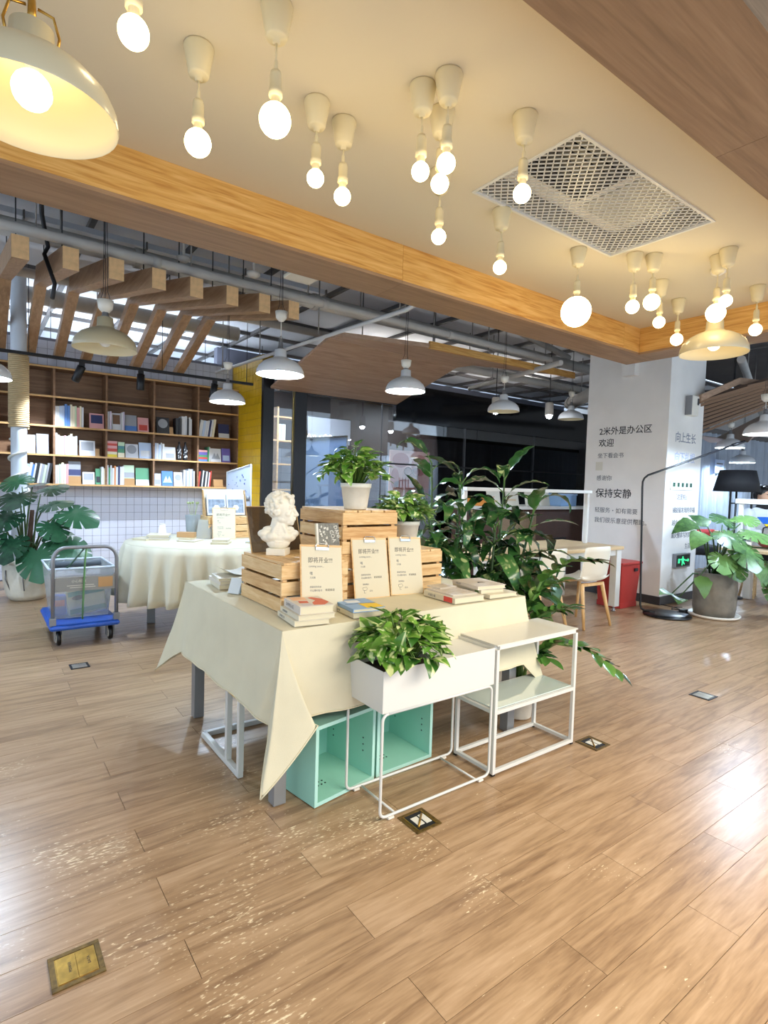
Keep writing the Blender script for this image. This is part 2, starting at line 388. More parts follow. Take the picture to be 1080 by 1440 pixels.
beam('trim_3', 0, 0, 0.658, 0.993, 0, (-3.2, 0.0, 2.183, 4.6, 4.799), 'dark oak beam overhead along the near edge of the dropped ceiling')

# air conditioner recess behind an expanded metal grille
ac = thing('ceiling_vent', 'rectangular expanded metal air conditioner grille set in the white ceiling', 'vent', ((VX0 + VX1) / 2, (VY0 + VY1) / 2, CZ))
hx, hy = (VX1 - VX0) / 2, (VY1 - VY0) / 2
b = MB()
for (x0, x1, y0, y1) in ((-hx, hx, -hy, -hy + .014), (-hx, hx, hy - .014, hy), (-hx, -hx + .014, -hy + .014, hy - .014), (hx - .014, hx, -hy + .014, hy - .014)): b.box(x0, x1, y0, y1, -0.006, 0.02)
b.build('frame', M_wmetal, ac)
gb = MB(); n = 26; dx = 2 * hx / n; ny = 14; dy = 2 * hy / ny
for i in range(n):
    for j in range(ny):
        x, y = -hx + (i + .5) * dx, -hy + (j + .5) * dy
        for sx, sy in ((1, 1), (1, -1), (-1, 1), (-1, -1)):
            p = Vector((x + sx * dx / 2, y, 0.004)); q = Vector((x, y + sy * dy / 2, 0.004)); d = (q - p).normalized(); w = Vector((-d.y, d.x, 0)) * 0.0028
            gb.prism([p - w, p + w, q + w, q - w], (0, 0, 0.004))
gb.build('grille', M_wmetal, ac)
rc = MB(); H = 0.30
for (x0, x1, y0, y1) in ((-hx, hx, -hy - .01, -hy), (-hx, hx, hy, hy + .01), (-hx - .01, -hx, -hy, hy), (hx, hx + .01, -hy, hy)): rc.box(x0, x1, y0, y1, 0.021, H)
rc.box(-hx, hx, -hy, hy, H, H + .01)
rc.build('recess', mat('recess_grey', '#9b978c', .8), ac)
u = MB()
u.box(0.05, 0.59, -0.29, 0.29, 0.12, 0.15).box(-0.58, 0.045, 0.17, 0.29, 0.12, 0.15); u.build('cassette_panel', M_white, ac, 0.01)
MB().box(0.12, 0.50, -0.20, 0.20, 0.112, 0.1195).build('intake_panel', mat('intake_dark', '#c9c6bb', 0.6), ac)
for k in range(9): MB().box(-0.57, 0.04, -0.285 + k * .05, -0.245 + k * .05, 0.10, 0.16).build('coil_fin', M_black, ac)

# ------------------------------------------------------------------ book wall: white tile, yellow return, glass front
WY = 8.37
def tile_field(r, mk, nx, nz, keep, me_mat):
    """mk(i,k)->matrix of a tile; the 300 most visible as parts, others as one stuff part"""
    tm = MB().box(0.002, 0.1025, 0, 0.006, 0.002, 0.1025).mesh('tile', me_mat); rest = MB(); cnt = 0
    for i in range(nx):
        for k in range(nz):
            M = mk(i, k)
            if keep(i, k) and cnt < 300: obj('tile', tm, r, M); cnt += 1
            else: rest.box(0.002, 0.1025, 0, 0.006, 0.002, 0.1025, 0, M)
    if rest.v: stuff(rest.build('tile_field', me_mat, r))
wb = struct(MB().box(-4, 3.4, WY, WY + .15, 0, 3.08).build('wall_back', M_grout), 'white square tile wall under and above the bookcase')
tile_field(wb, lambda i, k: Matrix.Translation((-0.9 + i * .1045, WY - .006, 0.015 + k * .1045)), 41, 29,
           lambda i, k: 9 <= i <= 38 and 2 <= k <= 11, M_tile)
YX = 3.204
wy = struct(MB().box(YX + .007, YX + .16, 7.255, WY, 0, 3.08).build('wall_yellow', M_ygrout), 'yellow tiled return wall beside the bookcase')
tile_field(wy, lambda i, k: Matrix.Translation((YX + .0065, 7.262 + i * .1045, 0.015 + k * .1045)) @ Matrix.Rotation(PI / 2, 4, 'Z'), 10, 29,
           lambda i, k: k < 28, M_ytile)

# glass front with black frames, black header, room behind
GY = 7.25
gw = root('window_1', 'glass partition with thick black mullions and a black header')
for x0, x1 in ((3.37, 3.686), (3.88, 5.25), (5.256, 7.1), (7.106, 9.0), (9.006, 11.0)):
    MB().box(x0, x1, GY - .006, GY + .006, 0.06, 2.62).build('pane', glass('partition_glass', (0.93, 0.96, 0.98), 0.05, 0.015), gw)
for x0, x1 in ((3.206, 3.365), (3.69, 3.88), (11.0, 11.12)): MB().box(x0, x1, GY - .05, GY + .05, 0, 2.9).build('mullion', M_black, gw, 0.004)
for x in (5.253, 7.103, 9.003): MB().box(x - .004, x + .004, GY - .012, GY + .012, 0.06, 2.62).build('glazing_joint', mat('joint_grey', '#63656b', 0.4), gw)
MB().box(3.88, 5.5, GY - .02, GY + .02, 2.62, 2.95).build('header_panel', M_black, gw)
MB().box(5.5, 11.0, GY - .04, GY + .04, 2.375, 2.969).build('header_panel', mat('gloss_black_panel', '#06070d', 0.08), gw)
MB().box(5.3, 11.0, GY - .014, GY + .014, 1.67, 1.695).build('transom', M_dark, gw)
MB().box(3.37, 11.0, GY - .03, GY + .03, 0.005, 0.06).build('bottom_rail', M_black, gw)
wr = struct(MB().box(3.37, 13, 9.5, 9.65, 0, 3.6).build('wall_rear', M_grout), 'grey tiled wall at the back of the glass room')
gt = MB()
for i in range(48):
    for k in range(0, 13): gt.box(3.4 + i * .2 + .003, 3.6 + i * .2 - .003, 9.492, 9.5, k * .15 + .003, k * .15 + .147)
stuff(gt.build('tile_field', M_gtile, wr))
MB().box(3.4, 13, 9.47, 9.5, 1.96, 3.0).build('panel', mat('brown_wall_panel', '#3a2b25', 0.5), wr)
struct(MB().box(3.37, 13, 7.31, 9.5, 2.97, 3.0).build('ceiling.003', mat('dark_room_ceiling', '#2a2a2e', 0.8)), 'dark ceiling of the glass room')

# ------------------------------------------------------------------ white pillar with wall lettering
pil = struct(MB().box(6.6, 7.46, 3.36, 4.45, 0, 3.75).build('wall_pillar', M_white, None, 0.006), 'white square pillar carrying dark Chinese lettering')
struct(MB().box(6.585, 7.475, 3.345, 4.465, 0, 0.10).build('baseboard_pillar', M_base), 'dark skirting around the white pillar')
dl = (0, -1, 0); up = (0, 0, 1); px = 6.5985
for body, size, y, z, mm, bold in (('2米外是办公区', .109, 4.262, 2.075, M_ink, .0007), ('欢迎', .108, 4.262, 1.925, M_ink, .0007), ('坐下看会书', .073, 4.27, 1.775, M_ink2, 0), ('?', .075, 4.27, 1.635, M_white, 0),
                                   ('感谢你', .073, 4.27, 1.485, M_ink2, 0), ('保持安静', .125, 4.275, 1.27, M_ink, .0008), ('轻服务・如有需要', .074, 4.275, 1.07, M_ink2, 0), ('我们很乐意提供帮助。', .076, 4.275, 0.94, M_ink2, 0)):
    text(body, size, (px, y, z), dl, up, mm, pil, bold=bold)
MB().box(6.5975, 6.5995, 4.19, 4.29, 1.61, 1.72).build('paper_patch', M_paper, pil)
for body, size, x, z, mm in (('向上生长', .135, 6.77, 1.97, mat('bluegrey_ink', '#767d92', .7)), ('向下扎根', .135, 6.77, 1.73, mat('pale_blue_ink', '#b3bfe2', .7)), ('「这里有」', .075, 6.82, 1.27, M_ink2), ('捕捉最发现的幸福', .074, 6.80, 1.11, M_ink2),
                             ('越步中阅读的喜悦', .074, 6.80, 0.955, M_ink2), ('薰火慢拿写的算法', .074, 6.80, 0.80, M_ink2), ('生活', .074, 7.15, 0.66, M_ink2)):
    text(body, size, (x, 3.3585, z), (1, 0, 0), up, mm, pil, space=0.9)
sg = thing('sticker_strip', 'white strip of five small dark green squares on the pillar above the small lettering', 'sign', (6.70, 3.352, 1.385))
MB().box(0, .58, -.008, .006, 0, .115).build('plate', M_wplas, sg)
for k in range(5): MB().box(.05 + k * .105, .10 + k * .105, -.011, -.008, .035, .085).build('green_square', mat('dark_green_print', '#1f4a3c', .5), sg)
db = thing('wall_sensor_box', 'white upright box with dark window high on the pillar', 'sensor', (7.07, 3.33, 2.29))
MB().box(-.085, .085, -.05, .03, 0, .24).build('housing', M_wplas, db, .01); MB().box(.035, .075, -.053, -.05, .13, .21).build('dark_window', M_dark, db); MB().box(-.1, -.086, -.045, .03, .005, .235).build('side_plate', M_grey, db)
ex = thing('exit_sign', 'small glowing green running-man exit sign low on the pillar', 'sign', (6.86, 3.335, 0.43))
MB().box(0, .37, -.02, .025, 0, .175).build('housing', M_grey, ex, .006); MB().box(.02, .35, -.024, -.02, .018, .157).build('sign_face', mat('exit_black_green', '#0c1f17', .3), ex)
GR = emitter('exit_green', (0.05, 0.75, 0.28), 0.8)
mn = MB(); yy = -.026
def fl(*pts): mn.prism([(a, yy, b) for a, b in pts], (0, .0015, 0))
fl((.15, .118), (.175, .118), (.175, .14), (.15, .14)); fl((.14, .07), (.185, .07), (.19, .115), (.135, .115)); fl((.10, .095), (.14, .10), (.14, .113), (.10, .108)); fl((.185, .09), (.23, .085), (.23, .098), (.185, .11))
fl((.14, .03), (.16, .03), (.165, .07), (.145, .07)); fl((.165, .06), (.21, .035), (.215, .05), (.185, .075)); fl((.235, .08), (.29, .08), (.29, .065), (.325, .088), (.29, .112), (.29, .096), (.235, .096)); fl((.05, .06), (.09, .06), (.09, .115), (.05, .115))
mn.build('running_man_symbol', GR, ex)
struct(MB().box(6.50, 6.599, 3.76, 3.93, 2.77, 2.95).build('trim_4', M_white), 'white box fixed to the pillar under the beam')

# curtain wall and further room behind the pillar on the far side
cu = thing('curtain', 'tall pale grey-blue pleated curtain hanging across the far room', 'curtain', (8.2, 4.62, 0))
MB().grid(lambda a, z: Vector((a * 6.3, .05 * math.sin(a * 2 * PI * 30) + .015 * math.sin(a * 2 * PI * 71), .02 + z * 2.40)), 360, 2).build('drape', mat('grey_blue_curtain', '#aeb8c6', .85, mottle=.12, mscale=3), cu)
MB().box(0, 6.3, -.07, .07, 2.42, 2.50).build('rail_cover', M_duct, cu)
struct(MB().box(14.2, 14.4, -1, 10, 0, 3.75).build('wall_far', M_white), 'plain wall closing the far room')
# ------------------------------------------------------------------ bare bulb pendants
def bulb_pendant(x, y, zb, d, label, k):
    t = thing('bulb_pendant', label, 'pendant light', (x, y, CZ), 0, 'bare bulb pendants on the dropped ceiling')
    s = 1.0
    MB().lathe([(0, 0), (.047, 0), (.05, -.008), (.034, -.092), (.03, -.1), (.012, -.101), (.012, -.112), (0, -.112)], 20).build('ceiling_rose', mat('cream_plastic', '#ddd0aa', .45), t)
    zt = zb - CZ + d / 2            # top of the glass ball
    sock_top = zt + .02 + .075
    MB().tube([(0, 0, -.11), (0, 0, sock_top + .02)], .0032, 6).lathe([(.0035, sock_top + .035), (.006, sock_top + .03), (.007, sock_top)], 10).build('cord', mat('cream_plastic', '#ddd0aa', .45), t)
    MB().lathe([(0, sock_top), (.015, sock_top), (.0185, sock_top - .012), (.0185, sock_top - .055), (.021, sock_top - .057), (.021, sock_top - .075), (0, sock_top - .0755)], 16).build('socket', mat('cream_plastic', '#ddd0aa', .45), t)
    r = d / 2; c0 = zt - r
    MB().lathe([(.0135, zt + .0195), (.0145, zt + .008), (max(.016, r * .42), zt - r * .095)], 16).build('bulb_collar', mat('cream_plastic', '#ddd0aa', .45), t)
    pr = [(max(.016, r * .42), zt - r * .095)] + [(r * math.sin(a), c0 + r * math.cos(a)) for a in [0.62 + i * (PI - .62) / 9 for i in range(10)]]
    MB().lathe(pr, 18).build('bulb', M_bulbW, t)
    return t
BULBS = [
 (.331, 1.565, 2.46, .075, 'bare bulb pendant cut off by the top edge, beside the big cream shade'),
 (.621, 1.967, 2.485, .088, 'bare bulb pendant beside the oak beam, second from the big cream shade'),
 (.758, 1.655, 2.461, .098, 'large bare bulb pendant nearest the top edge, with a steel-grey lamp holder'),
 (1.066, 1.953, 2.513, .066, 'left one of the close pair of small bare bulbs near the middle of the beam'),
 (1.209, 1.987, 2.504, .068, 'right one of the close pair of small bare bulbs near the middle of the beam'),
 (1.326, 1.636, 2.495, .066, 'left bare bulb in the cluster of four in the middle of the white ceiling'),
 (1.361, 1.536, 2.493, .067, 'highest right bare bulb in the cluster of four in the middle of the ceiling'),
 (1.471, 1.693, 2.523, .070, 'bare bulb hanging directly below another in the cluster of four bulbs'),
 (1.747, 2.006, 2.502, .068, 'lowest bare bulb in the cluster of four, its rose hidden behind the others'),
 (1.741, 1.512, 2.502, .070, 'bare bulb pendant hanging in front of the metal air conditioner grille'),
 (2.238, 2.074, 2.504, .070, 'lone small bare bulb between the beam and the air conditioner grille'),
 (2.952, 2.104, 2.427, .178, 'giant globe bulb pendant hanging in front of the oak beam'),
 (3.270, 1.928, 2.481, .080, 'left bare bulb of the trio between the giant globe and the beam corner'),
 (3.371, 1.862, 2.515, .098, 'right, larger bare bulb of the trio between the giant globe and the beam corner'),
 (3.820, 2.050, 2.519, .078, 'lowest small bare bulb of the trio, half hidden behind the other two'),
 (4.288, 2.158, 2.504, .088, 'bare bulb hanging just right of the beam corner beside the far cream shade'),
 (3.678, 1.621, 2.457, .112, 'larger lower bare bulb of the overlapping pair above the far cream shade'),
 (3.614, 1.540, 2.497, .072, 'smaller upper bare bulb of the overlapping pair above the far cream shade'),
 (4.407, 1.673, 2.501, .082, 'bare bulb nearest the right edge, in front of the far oak beam'),
]
for k, bb in enumerate(BULBS): bulb_pendant(*bb, k)

# ------------------------------------------------------------------ shaded pendants
M_shade_o = mat('cream_enamel', '#beb395', 0.35, coat=.3)
M_shade_i = mat('white_enamel_inside', '#e3d7b4', 0.5)
def shade_pendant(x, y, z, D, ztop, label, bulbm, cupz=None, hinge=False, om=None, bd=.075):
    """rim centre at z; cord up to ztop; optional cup-shaped rose hanging at cupz"""
    t = thing('shade_pendant', label, 'pendant light', (x, y, z), 0, 'metal shade pendants')
    s = D / .38
    prof = [(.19, 0), (.191, .004), (.187, .035), (.172, .066), (.140, .098), (.100, .120), (.062, .134), (.050, .146), (.047, .20), (.030, .207)]
    inn = [(r - .003, h - .003) for r, h in prof[1:]]
    MB().lathe([(r * s, h * s) for r, h in prof], 40).build('shade', om or M_shade_o, t)
    MB().lathe([(.19 * s, 0)] + [(max(.01, r * s), max(0.0005, h * s)) for r, h in inn] + [(0, .203 * s)], 40).build('shade_lining', M_shade_i, t)
    if hinge:
        h = MB()
        for sg in (-1, 1): h.tube([(sg * .05 * s, 0, .15 * s), (sg * .058 * s, 0, .20 * s), (sg * .045 * s, 0, .245 * s), (sg * .012 * s, 0, .25 * s)], .0035, 8)
        h.build('wire_bail', M_brass, t)
        MB().tube([(0, 0, .20 * s), (0, 0, .285 * s)], [.011, .008], 10).build('cord_grip', M_brass, t)
    else:
        MB().lathe([(.030 * s, .207 * s), (.022 * s, .215 * s), (.018 * s, .235 * s), (.018 * s, .26 * s), (.004, .265 * s)], 16).build('neck_cap', M_grey if not hinge else M_brass, t)
        h = MB()
        for a in (0, 2.1, 4.2): h.tube([(.02 * math.cos(a), .02 * math.sin(a), .235 * s), (.013 * math.cos(a), .013 * math.sin(a), .30 * s), (0, 0, .315 * s)], .002, 5)
        h.build('wire_bail', M_grey, t)
    zc = (cupz - z) if cupz else ztop - z
    MB().tube([(0, 0, .25 * s), (0, 0, zc)], .003, 6).build('cord', M_black if hinge else M_wplas, t)
    if cupz:
        MB().lathe([(0, zc - .075), (.022, zc - .075), (.043, zc - .05), (.05, zc), (.047, zc), (.03, zc - .03), (0, zc - .035)], 18).build('ceiling_rose', M_wplas, t)
        w = MB()
        for a in (0.3, 2.4, 4.5): w.tube([(.04 * math.cos(a), .04 * math.sin(a), zc - .01), (.015 * math.cos(a), .015 * math.sin(a), zc + .06), (0, 0, ztop - z)], .002, 5)
        w.build('hanging_wire', M_dark, t)
    else:
        MB().lathe([(0, zc), (.045, zc), (.045, zc - .025), (.02, zc - .04), (0, zc - .04)], 16).build('ceiling_rose', M_wplas, t)
    MB().ell((0, 0, .055 * s), bd / 2, 16, 10).build('bulb', bulbm, t); MB().lathe([(.016, .055 * s + bd * .4), (.018, .14 * s), (.018, .20 * s)], 12).build('socket', M_wplas, t)
    return t
shade_pendant(.121, 1.65, 2.22, .38, CZ, 'big cream metal shade pendant with brass wire hinge, cut by the top left corner', M_bulbS, None, True, bd=.088)
shade_pendant(3.885, 1.712, 2.258, .40, CZ, 'far cream metal shade pendant, lit, hanging under the overlapping bare bulbs', M_bulbS)
M_cool_o = mat('white_enamel', '#dfe2e6', 0.35, coat=.3)
shade_pendant(.691, 4.011, 2.159, .38, 3.745, 'unlit cream shade pendant hanging under the oak fins', M_offbulb, 2.47)
shade_pendant(2.009, 4.196, 2.205, .38, 3.745, 'lit white shade pendant below the end of the last oak fin', M_bulbC, 2.71, om=M_cool_o)
shade_pendant(2.25, 6.0, 2.19, .38, 3.69, 'smaller looking lit white shade pendant hanging in front of the bookcase end', M_bulbC, 2.62, om=M_cool_o)
shade_pendant(.05, 5.0, 2.03, .38, 3.745, 'lit white shade pendant cut off by the left edge', M_bulbC, 2.6, om=M_cool_o)
shade_pendant(3.328, 4.229, 2.235, .38, 3.745, 'lit white shade pendant in front of the wooden soffit over the glass wall', M_bulbC, 2.53, om=M_cool_o)
shade_pendant(5.193, 4.663, 2.27, .38, 3.745, 'unlit white shade pendant before the black header, above the leafy plants', M_offbulb, 2.69, om=M_cool_o)
shade_pendant(7.43, 5.30, 2.43, .38, 3.745, 'unlit white shade pendant half hidden behind the white pillar', M_offbulb, 2.85, om=M_cool_o)
shade_pendant(6.67, 2.39, 1.985, .38, 3.745, 'lit shade pendant at the right edge, above the seated person', M_bulbC, 2.4, om=M_cool_o)
shade_pendant(9.0, 3.66, 2.03, .38, 3.745, 'lit shade pendant behind the tip of the arc lamp beside the pillar', M_bulbC, 2.4, om=M_cool_o)
shade_pendant(10.6, 4.10, 1.89, .38, 3.745, 'lit shade pendant hanging over the black lamp shade', M_bulbC, 2.3, om=M_cool_o)

def can_light(x, y, z, label):
    t = thing('can_spotlight', label, 'spotlight', (x, y, z), 0, 'hanging can spotlights')
    MB().lathe([(.055, 0), (.062, .01), (.06, .17), (.05, .19), (0, .19)], 18).build('housing', M_pipe, t); MB().ell((0, 0, -.005), .045, 14, 9).build('lens', M_lens, t)
    MB().tube([(0, 0, .19), (0, 0, 3.745 - z)], .006, 6).build('cord', M_dark, t)
can_light(6.02, 5.55, 2.44, 'lit can spotlight hanging beside the unlit white shade before the black header')
can_light(6.90, 5.30, 2.44, 'lit can spotlight near the pillar before the black header')

# track with three spots in front of the bookcase
tr = thing('ceiling_track', 'long black ceiling track running in front of the bookcase top', 'track light rail', (0, 7.3, 2.655))
MB().box(-1.6, 3.09, -.018, .018, -.016, .016).build('rail', M_black, tr)
hm = MB()
for x in (-1.2, .5, 1.9, 3.0): hm.tube([(x, 0, .016), (x, 0, .96)], .004, 6)
hm.build('hanger_rod', M_dark, tr)
def track_spot(x, tilt, label, on):
    t = thing('track_spotlight', label, 'spotlight', (x, 7.3, 2.638), 0, 'spots on the black track')
    MB().box(-.03, .03, -.015, .015, -.04, 0).build('adapter', M_black, t)
    h = MB().lathe([(0, -.19), (.040, -.19), (.045, -.18), (.045, 0), (.03, .008), (0, .008)], 18).build('housing', M_black, t, 0, (0, 0, -.045), tilt)
    MB().lathe([(.038, -.1905), (0, -.192)], 18).build('lens', M_lens if on else mat('lens_off', '#5b5b60', .2), h)
    l = bpy.data.lights.new('spot_beam', 'SPOT'); l.energy = 62 if on else 30; l.color = (0.78, .88, 1.0); l.spot_size = 1.5; l.spot_blend = .6; l.shadow_soft_size = .04
    lo = bpy.data.objects.new('spot_beam', l); C.objects.link(lo); lo.parent = h; lo.location = (0, 0, -.205)
track_spot(1.015, (.45, .35, 0), 'black track spotlight tilted and lit, in front of the second bookcase bay', True)
track_spot(1.652, (.12, 0, 0), 'black track spotlight hanging straight down before the third bookcase bay', False)
track_spot(2.564, (.25, .1, 0), 'black track spotlight half hidden by the shade before the bookcase end', True)

# ------------------------------------------------------------------ oak fins
def prism_x(mb, pts, x0, x1, m=0): mb.prism([(x0, y, z) for y, z in pts], (x1 - x0, 0, 0), m)
fx = [.221, .528, .831, 1.138, 1.433, 1.736, 2.03, 2.316]
ordn = ['first', 'second', 'third', 'fourth', 'fifth', 'sixth', 'seventh', 'last']
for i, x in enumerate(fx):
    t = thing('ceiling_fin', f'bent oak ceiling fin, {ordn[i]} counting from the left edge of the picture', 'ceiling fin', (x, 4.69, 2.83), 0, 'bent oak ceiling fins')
    mb = MB(); w = .105
    prism_x(mb, [(0, 0), (0, .158), (2.10, .63), (2.20, .46)], 0, w)
    mb.build('upper_arm', W_fin, t)
    mb = MB(); prism_x(mb, [(2.20, .46), (2.10, .63), (2.27, .56), (3.67, .03), (3.60, -.02), (3.52, -.02)], 0.0005, w - .0005)
    mb.build('lower_arm', W_fin, t)
    MB().box(.001, w - .001, -.004, -.0003, .001, .157).build('end_cap', mat('fin_end_lit_oak', '#efc48e', .5, mottle=.12, mscale=30), t)  # warm lamplight on the fin end, painted as a paler cap colour
    hw = MB()
    for yy, zz in ((.5, .26), (1.9, .575)): hw.tube([(w / 2, yy, zz), (w / 2, yy, .92)], .005, 6)
    hw.build('hanger_rod', M_dark, t)

# ------------------------------------------------------------------ wooden canopy in front of the glass
cn = thing('wooden_canopy', 'folded oak canopy hanging over the glass front with a bright front batten', 'canopy', (4.3, 5.6, 3.0))
def P3(*pts): return [Vector(p) - Vector((4.3, 5.6, 3.0)) for p in pts]
MB().prism(P3((3.35, 5.44, 3.0), (4.383, 5.15, 3.0), (7.10, 5.07, 3.0), (5.50, 5.52, 3.0), (5.45, 5.79, 3.0), (4.29, 5.69, 3.0), (3.30, 5.64, 3.0)), (0, 0, .03)).build('flat_panel', W_soffit, cn)
MB().prism(P3((3.30, 5.64, 2.999), (4.29, 5.69, 2.999), (5.45, 5.79, 2.999), (5.48, 7.18, 2.625), (3.30, 7.18, 2.615)), (0, .01, .03)).build('sloping_panel', W_soffit, cn)
MB().prism(P3((4.383, 5.15, 2.975), (7.109, 5.065, 2.975), (7.109, 5.03, 2.975), (4.383, 5.115, 2.975)), (0, 0, .085)).build('front_batten', W_beam, cn)
MB().prism(P3((3.35, 5.44, 2.985), (4.383, 5.15, 2.985), (4.383, 5.13, 2.985), (3.35, 5.42, 2.985)), (0, 0, .05)).build('side_batten', W_soffit, cn)
hr = MB()
for p in ((4.5, 5.2), (5.4, 5.15), (6.5, 5.1), (3.7, 5.55), (5.0, 5.75)): hr.tube([(p[0] - 4.3, p[1] - 5.6, .03), (p[0] - 4.3, p[1] - 5.6, .75)], .008, 6)
hr.build('hanger_rod', M_conduit, cn)

# sloping slatted canopy in the far room behind the pillar
sc = thing('slatted_canopy', 'sloping dark brown slatted canopy in the far room right of the pillar', 'canopy', (8.3, 3.3, 2.5))
A0, A1, B0, B1 = Vector((-.62, .45, -.30)), Vector((.10, -.05, .30)), Vector((2.2, 1.4, -.30)), Vector((3.2, .9, .30))
def lerp(a, b, t): return a + (b - a) * t
SLATS = (((7.23, 3.325, 2.469), (7.72, 2.544, 2.761)), ((7.357, 3.401, 2.442), (7.885, 2.596, 2.756)), ((7.503, 3.466, 2.412), (8.05, 2.648, 2.75)), ((7.649, 3.531, 2.381), (8.215, 2.701, 2.742)), ((7.795, 3.595, 2.347), (8.38, 2.753, 2.733)),
         ((7.941, 3.659, 2.312), (8.544, 2.805, 2.722)), ((8.087, 3.724, 2.275), (8.709, 2.857, 2.71)), ((8.233, 3.788, 2.235), (8.874, 2.908, 2.697)), ((8.379, 3.852, 2.194), (9.039, 2.96, 2.682)))
for k in range(9):
    p, q = (Vector(v) - Vector((8.3, 3.3, 2.5)) for v in SLATS[k])
    MB().tube([p, q], .024, 4, 0, False, True, True).build('slat', mat('slat_brown', '#8d7058', .6), sc)
MB().prism([(-1.10, -.02, -.02), (-.72, -.29, .20), (-.72, -.29, .28), (-1.10, -.02, .06)], (.03, .05, 0)).build('fascia', W_soffit, sc)
MB().add([Vector(p) + Vector((.06, .08, .05)) for p in ((-1.07, .02, -.03), (-.58, -.75, .26), (.74, -.34, .18), (.08, .55, -.31))], [(0, 1, 2, 3)]).build('backing_board', mat('slat_backing', '#4a382e', .8), sc)
MB().prism([(-.72, -.29, .20), (-.21, -.66, .14), (-.21, -.66, .22), (-.72, -.29, .28)], (.03, .05, 0)).build('fascia', W_soffit, sc)
MB().prism([(.267, .637, -.30), (.872, .186, -.382), (.781, -.098, -.03), (.893, -.415, .20), (1.485, -.276, -.2), (1.3, .9, -.33)], (.05, .06, .02)).build('plain_soffit', mat('pinkish_soffit', '#b7a79b', .8), sc)
MB().tube([(-.2, -.02, .9), (-.2, -.02, .25)], .006, 6).tube([(1.4, .5, .9), (1.4, .5, .1)], .006, 6).build('hanger_rod', M_dark, sc)

# ------------------------------------------------------------------ pipes, ducts and conduits under the slab
def pipe(pts, r, label, m=M_pipe, hang=(), cat='pipe', name='ceiling_pipe', collars=()):
    pts = [Vector(p) for p in pts]; t = thing(name, label, cat, pts[0])
    MB().tube([p - pts[0] for p in pts], r, 12).build('run', m, t)
    d = (pts[-1] - pts[0])
    for s in hang:
        p = d * s
        MB().tube([(p.x, p.y, p.z), (p.x, p.y, 3.75 - pts[0].z)], .007, 6).build('hanger_rod', M_conduit, t)
    for s in collars:
        p = d * s; n = d.normalized() * .03
        MB().tube([p - n, p + n], r * 1.18, 12).build('collar', m, t)
pipe([(-3, 4.93, 3.12), (6.4, 4.93, 3.12)], .040, 'long cream pipe behind the front ends of the oak fins', hang=(.36, .48, .6, .72), collars=(.3, .45, .62, .8))
pipe([(-3, 5.45, 3.30), (9, 5.45, 3.30)], .075, 'thick cream pipe running deeper behind the oak fins', hang=(.3, .42, .55, .7), collars=(.35, .5))
pipe([(-3, 3.95, 3.30), (8, 3.95, 3.30)], .014, 'thin grey conduit just behind the long oak beam', M_conduit, hang=(.25, .34, .43, .5, .58))
pipe([(-3, 3.72, 3.38), (8, 3.72, 3.38)], .018, 'upper thin conduit closest to the long oak beam', M_conduit, hang=(.3, .45))
pipe([(1.2, 4.30, 3.22), (8, 4.30, 3.22)], .016, 'thin conduit in the middle between beam and cream pipe', M_conduit, hang=(.15, .3, .45, .6))
pipe([(-3, 6.9, 3.40), (8, 6.9, 3.40)], .05, 'grey pipe under the boarded ceiling behind the fin bends', M_pipe, hang=(.35, .5))
pipe([(-3, 7.9, 3.45), (3.1, 7.9, 3.45)], .10, 'fat pale duct close to the book wall above the track', M_pipe, hang=(.5, .7), collars=(.62,), cat='duct', name='ceiling_duct')
pipe([(2.86, 8.1, 2.9), (3.11, 3.95, 2.9), (3.14, 3.60, 2.98)], .020, 'slim white pipe crossing in front of the bookcase end up to the beam', mat('white_pipe', '#d7d7d8', .4), hang=(.05, .3, .6))
pipe([(6.69, 6.77, 2.98), (6.12, 4.55, 2.98)], .035, 'cream pipe slanting to the pillar above the black header', M_pipe, hang=(.3,), collars=(.5,))
pipe([(9.2, 6.6, 2.98), (8.2, 5.3, 2.98)], .11, 'fat cream duct beside the pillar above the black header', M_pipe, hang=(.4,), collars=(.1,), cat='duct', name='ceiling_duct')
pipe([(4.69, 4.45, 3.3), (7.23, 4.88, 3.3)], .03, 'cream pipe running to the top of the pillar behind the batten', M_pipe, hang=(.3, .6))
pipe([(3.75, 4.47, 3.42), (7.57, 5.49, 3.42)], .045, 'grey pipe slanting under the slab behind the beam towards the pillar', M_pipe, hang=(.2, .5, .7))
pipe([(5.2, 6.3, 3.15), (10, 6.1, 3.15)], .06, 'cream pipe parallel to the black header above it', M_pipe, hang=(.2, .5))
pipe([(8.0, 2.6, 3.2), (13.5, 4.0, 3.2)], .08, 'cream pipe under the slab in the far right room', M_pipe, hang=(.3, .6))
pipe([(7.8, 3.1, 3.05), (13.5, 4.9, 3.05)], .05, 'lower cream pipe under the slab in the far right room', M_pipe, hang=(.2, .5))
def duct(x0, x1, y0, y1, z0, z1, label, m=M_duct, n=6):
    t = thing('air_duct', label, 'duct', (x0, (y0 + y1) / 2, z0)); L = (x1 - x0) / n; h = (y1 - y0) / 2
    for i in range(n):
        MB().box(i * L + .006, (i + 1) * L - .006, -h, h, 0, z1 - z0).build('duct_section', m, t, .004)
        MB().box((i + 1) * L - .006, (i + 1) * L + .006, -h - .02, h + .02, -.02, z1 - z0).build('flange', M_conduit, t)
duct(-3, 9, 3.2, 3.62, 3.45, 3.74, 'broad dark grey air duct running above the long oak beam', M_duct, 10)
duct(-3, 3.5, 4.36, 4.74, 3.40, 3.68, 'grey air duct running above the front ends of the fins', M_duct, 7)
duct(-2.5, 3.2, 5.56, 5.90, 3.45, 3.50, 'flat pale cable tray above the rising arms of the oak fins', M_slabw, 6)
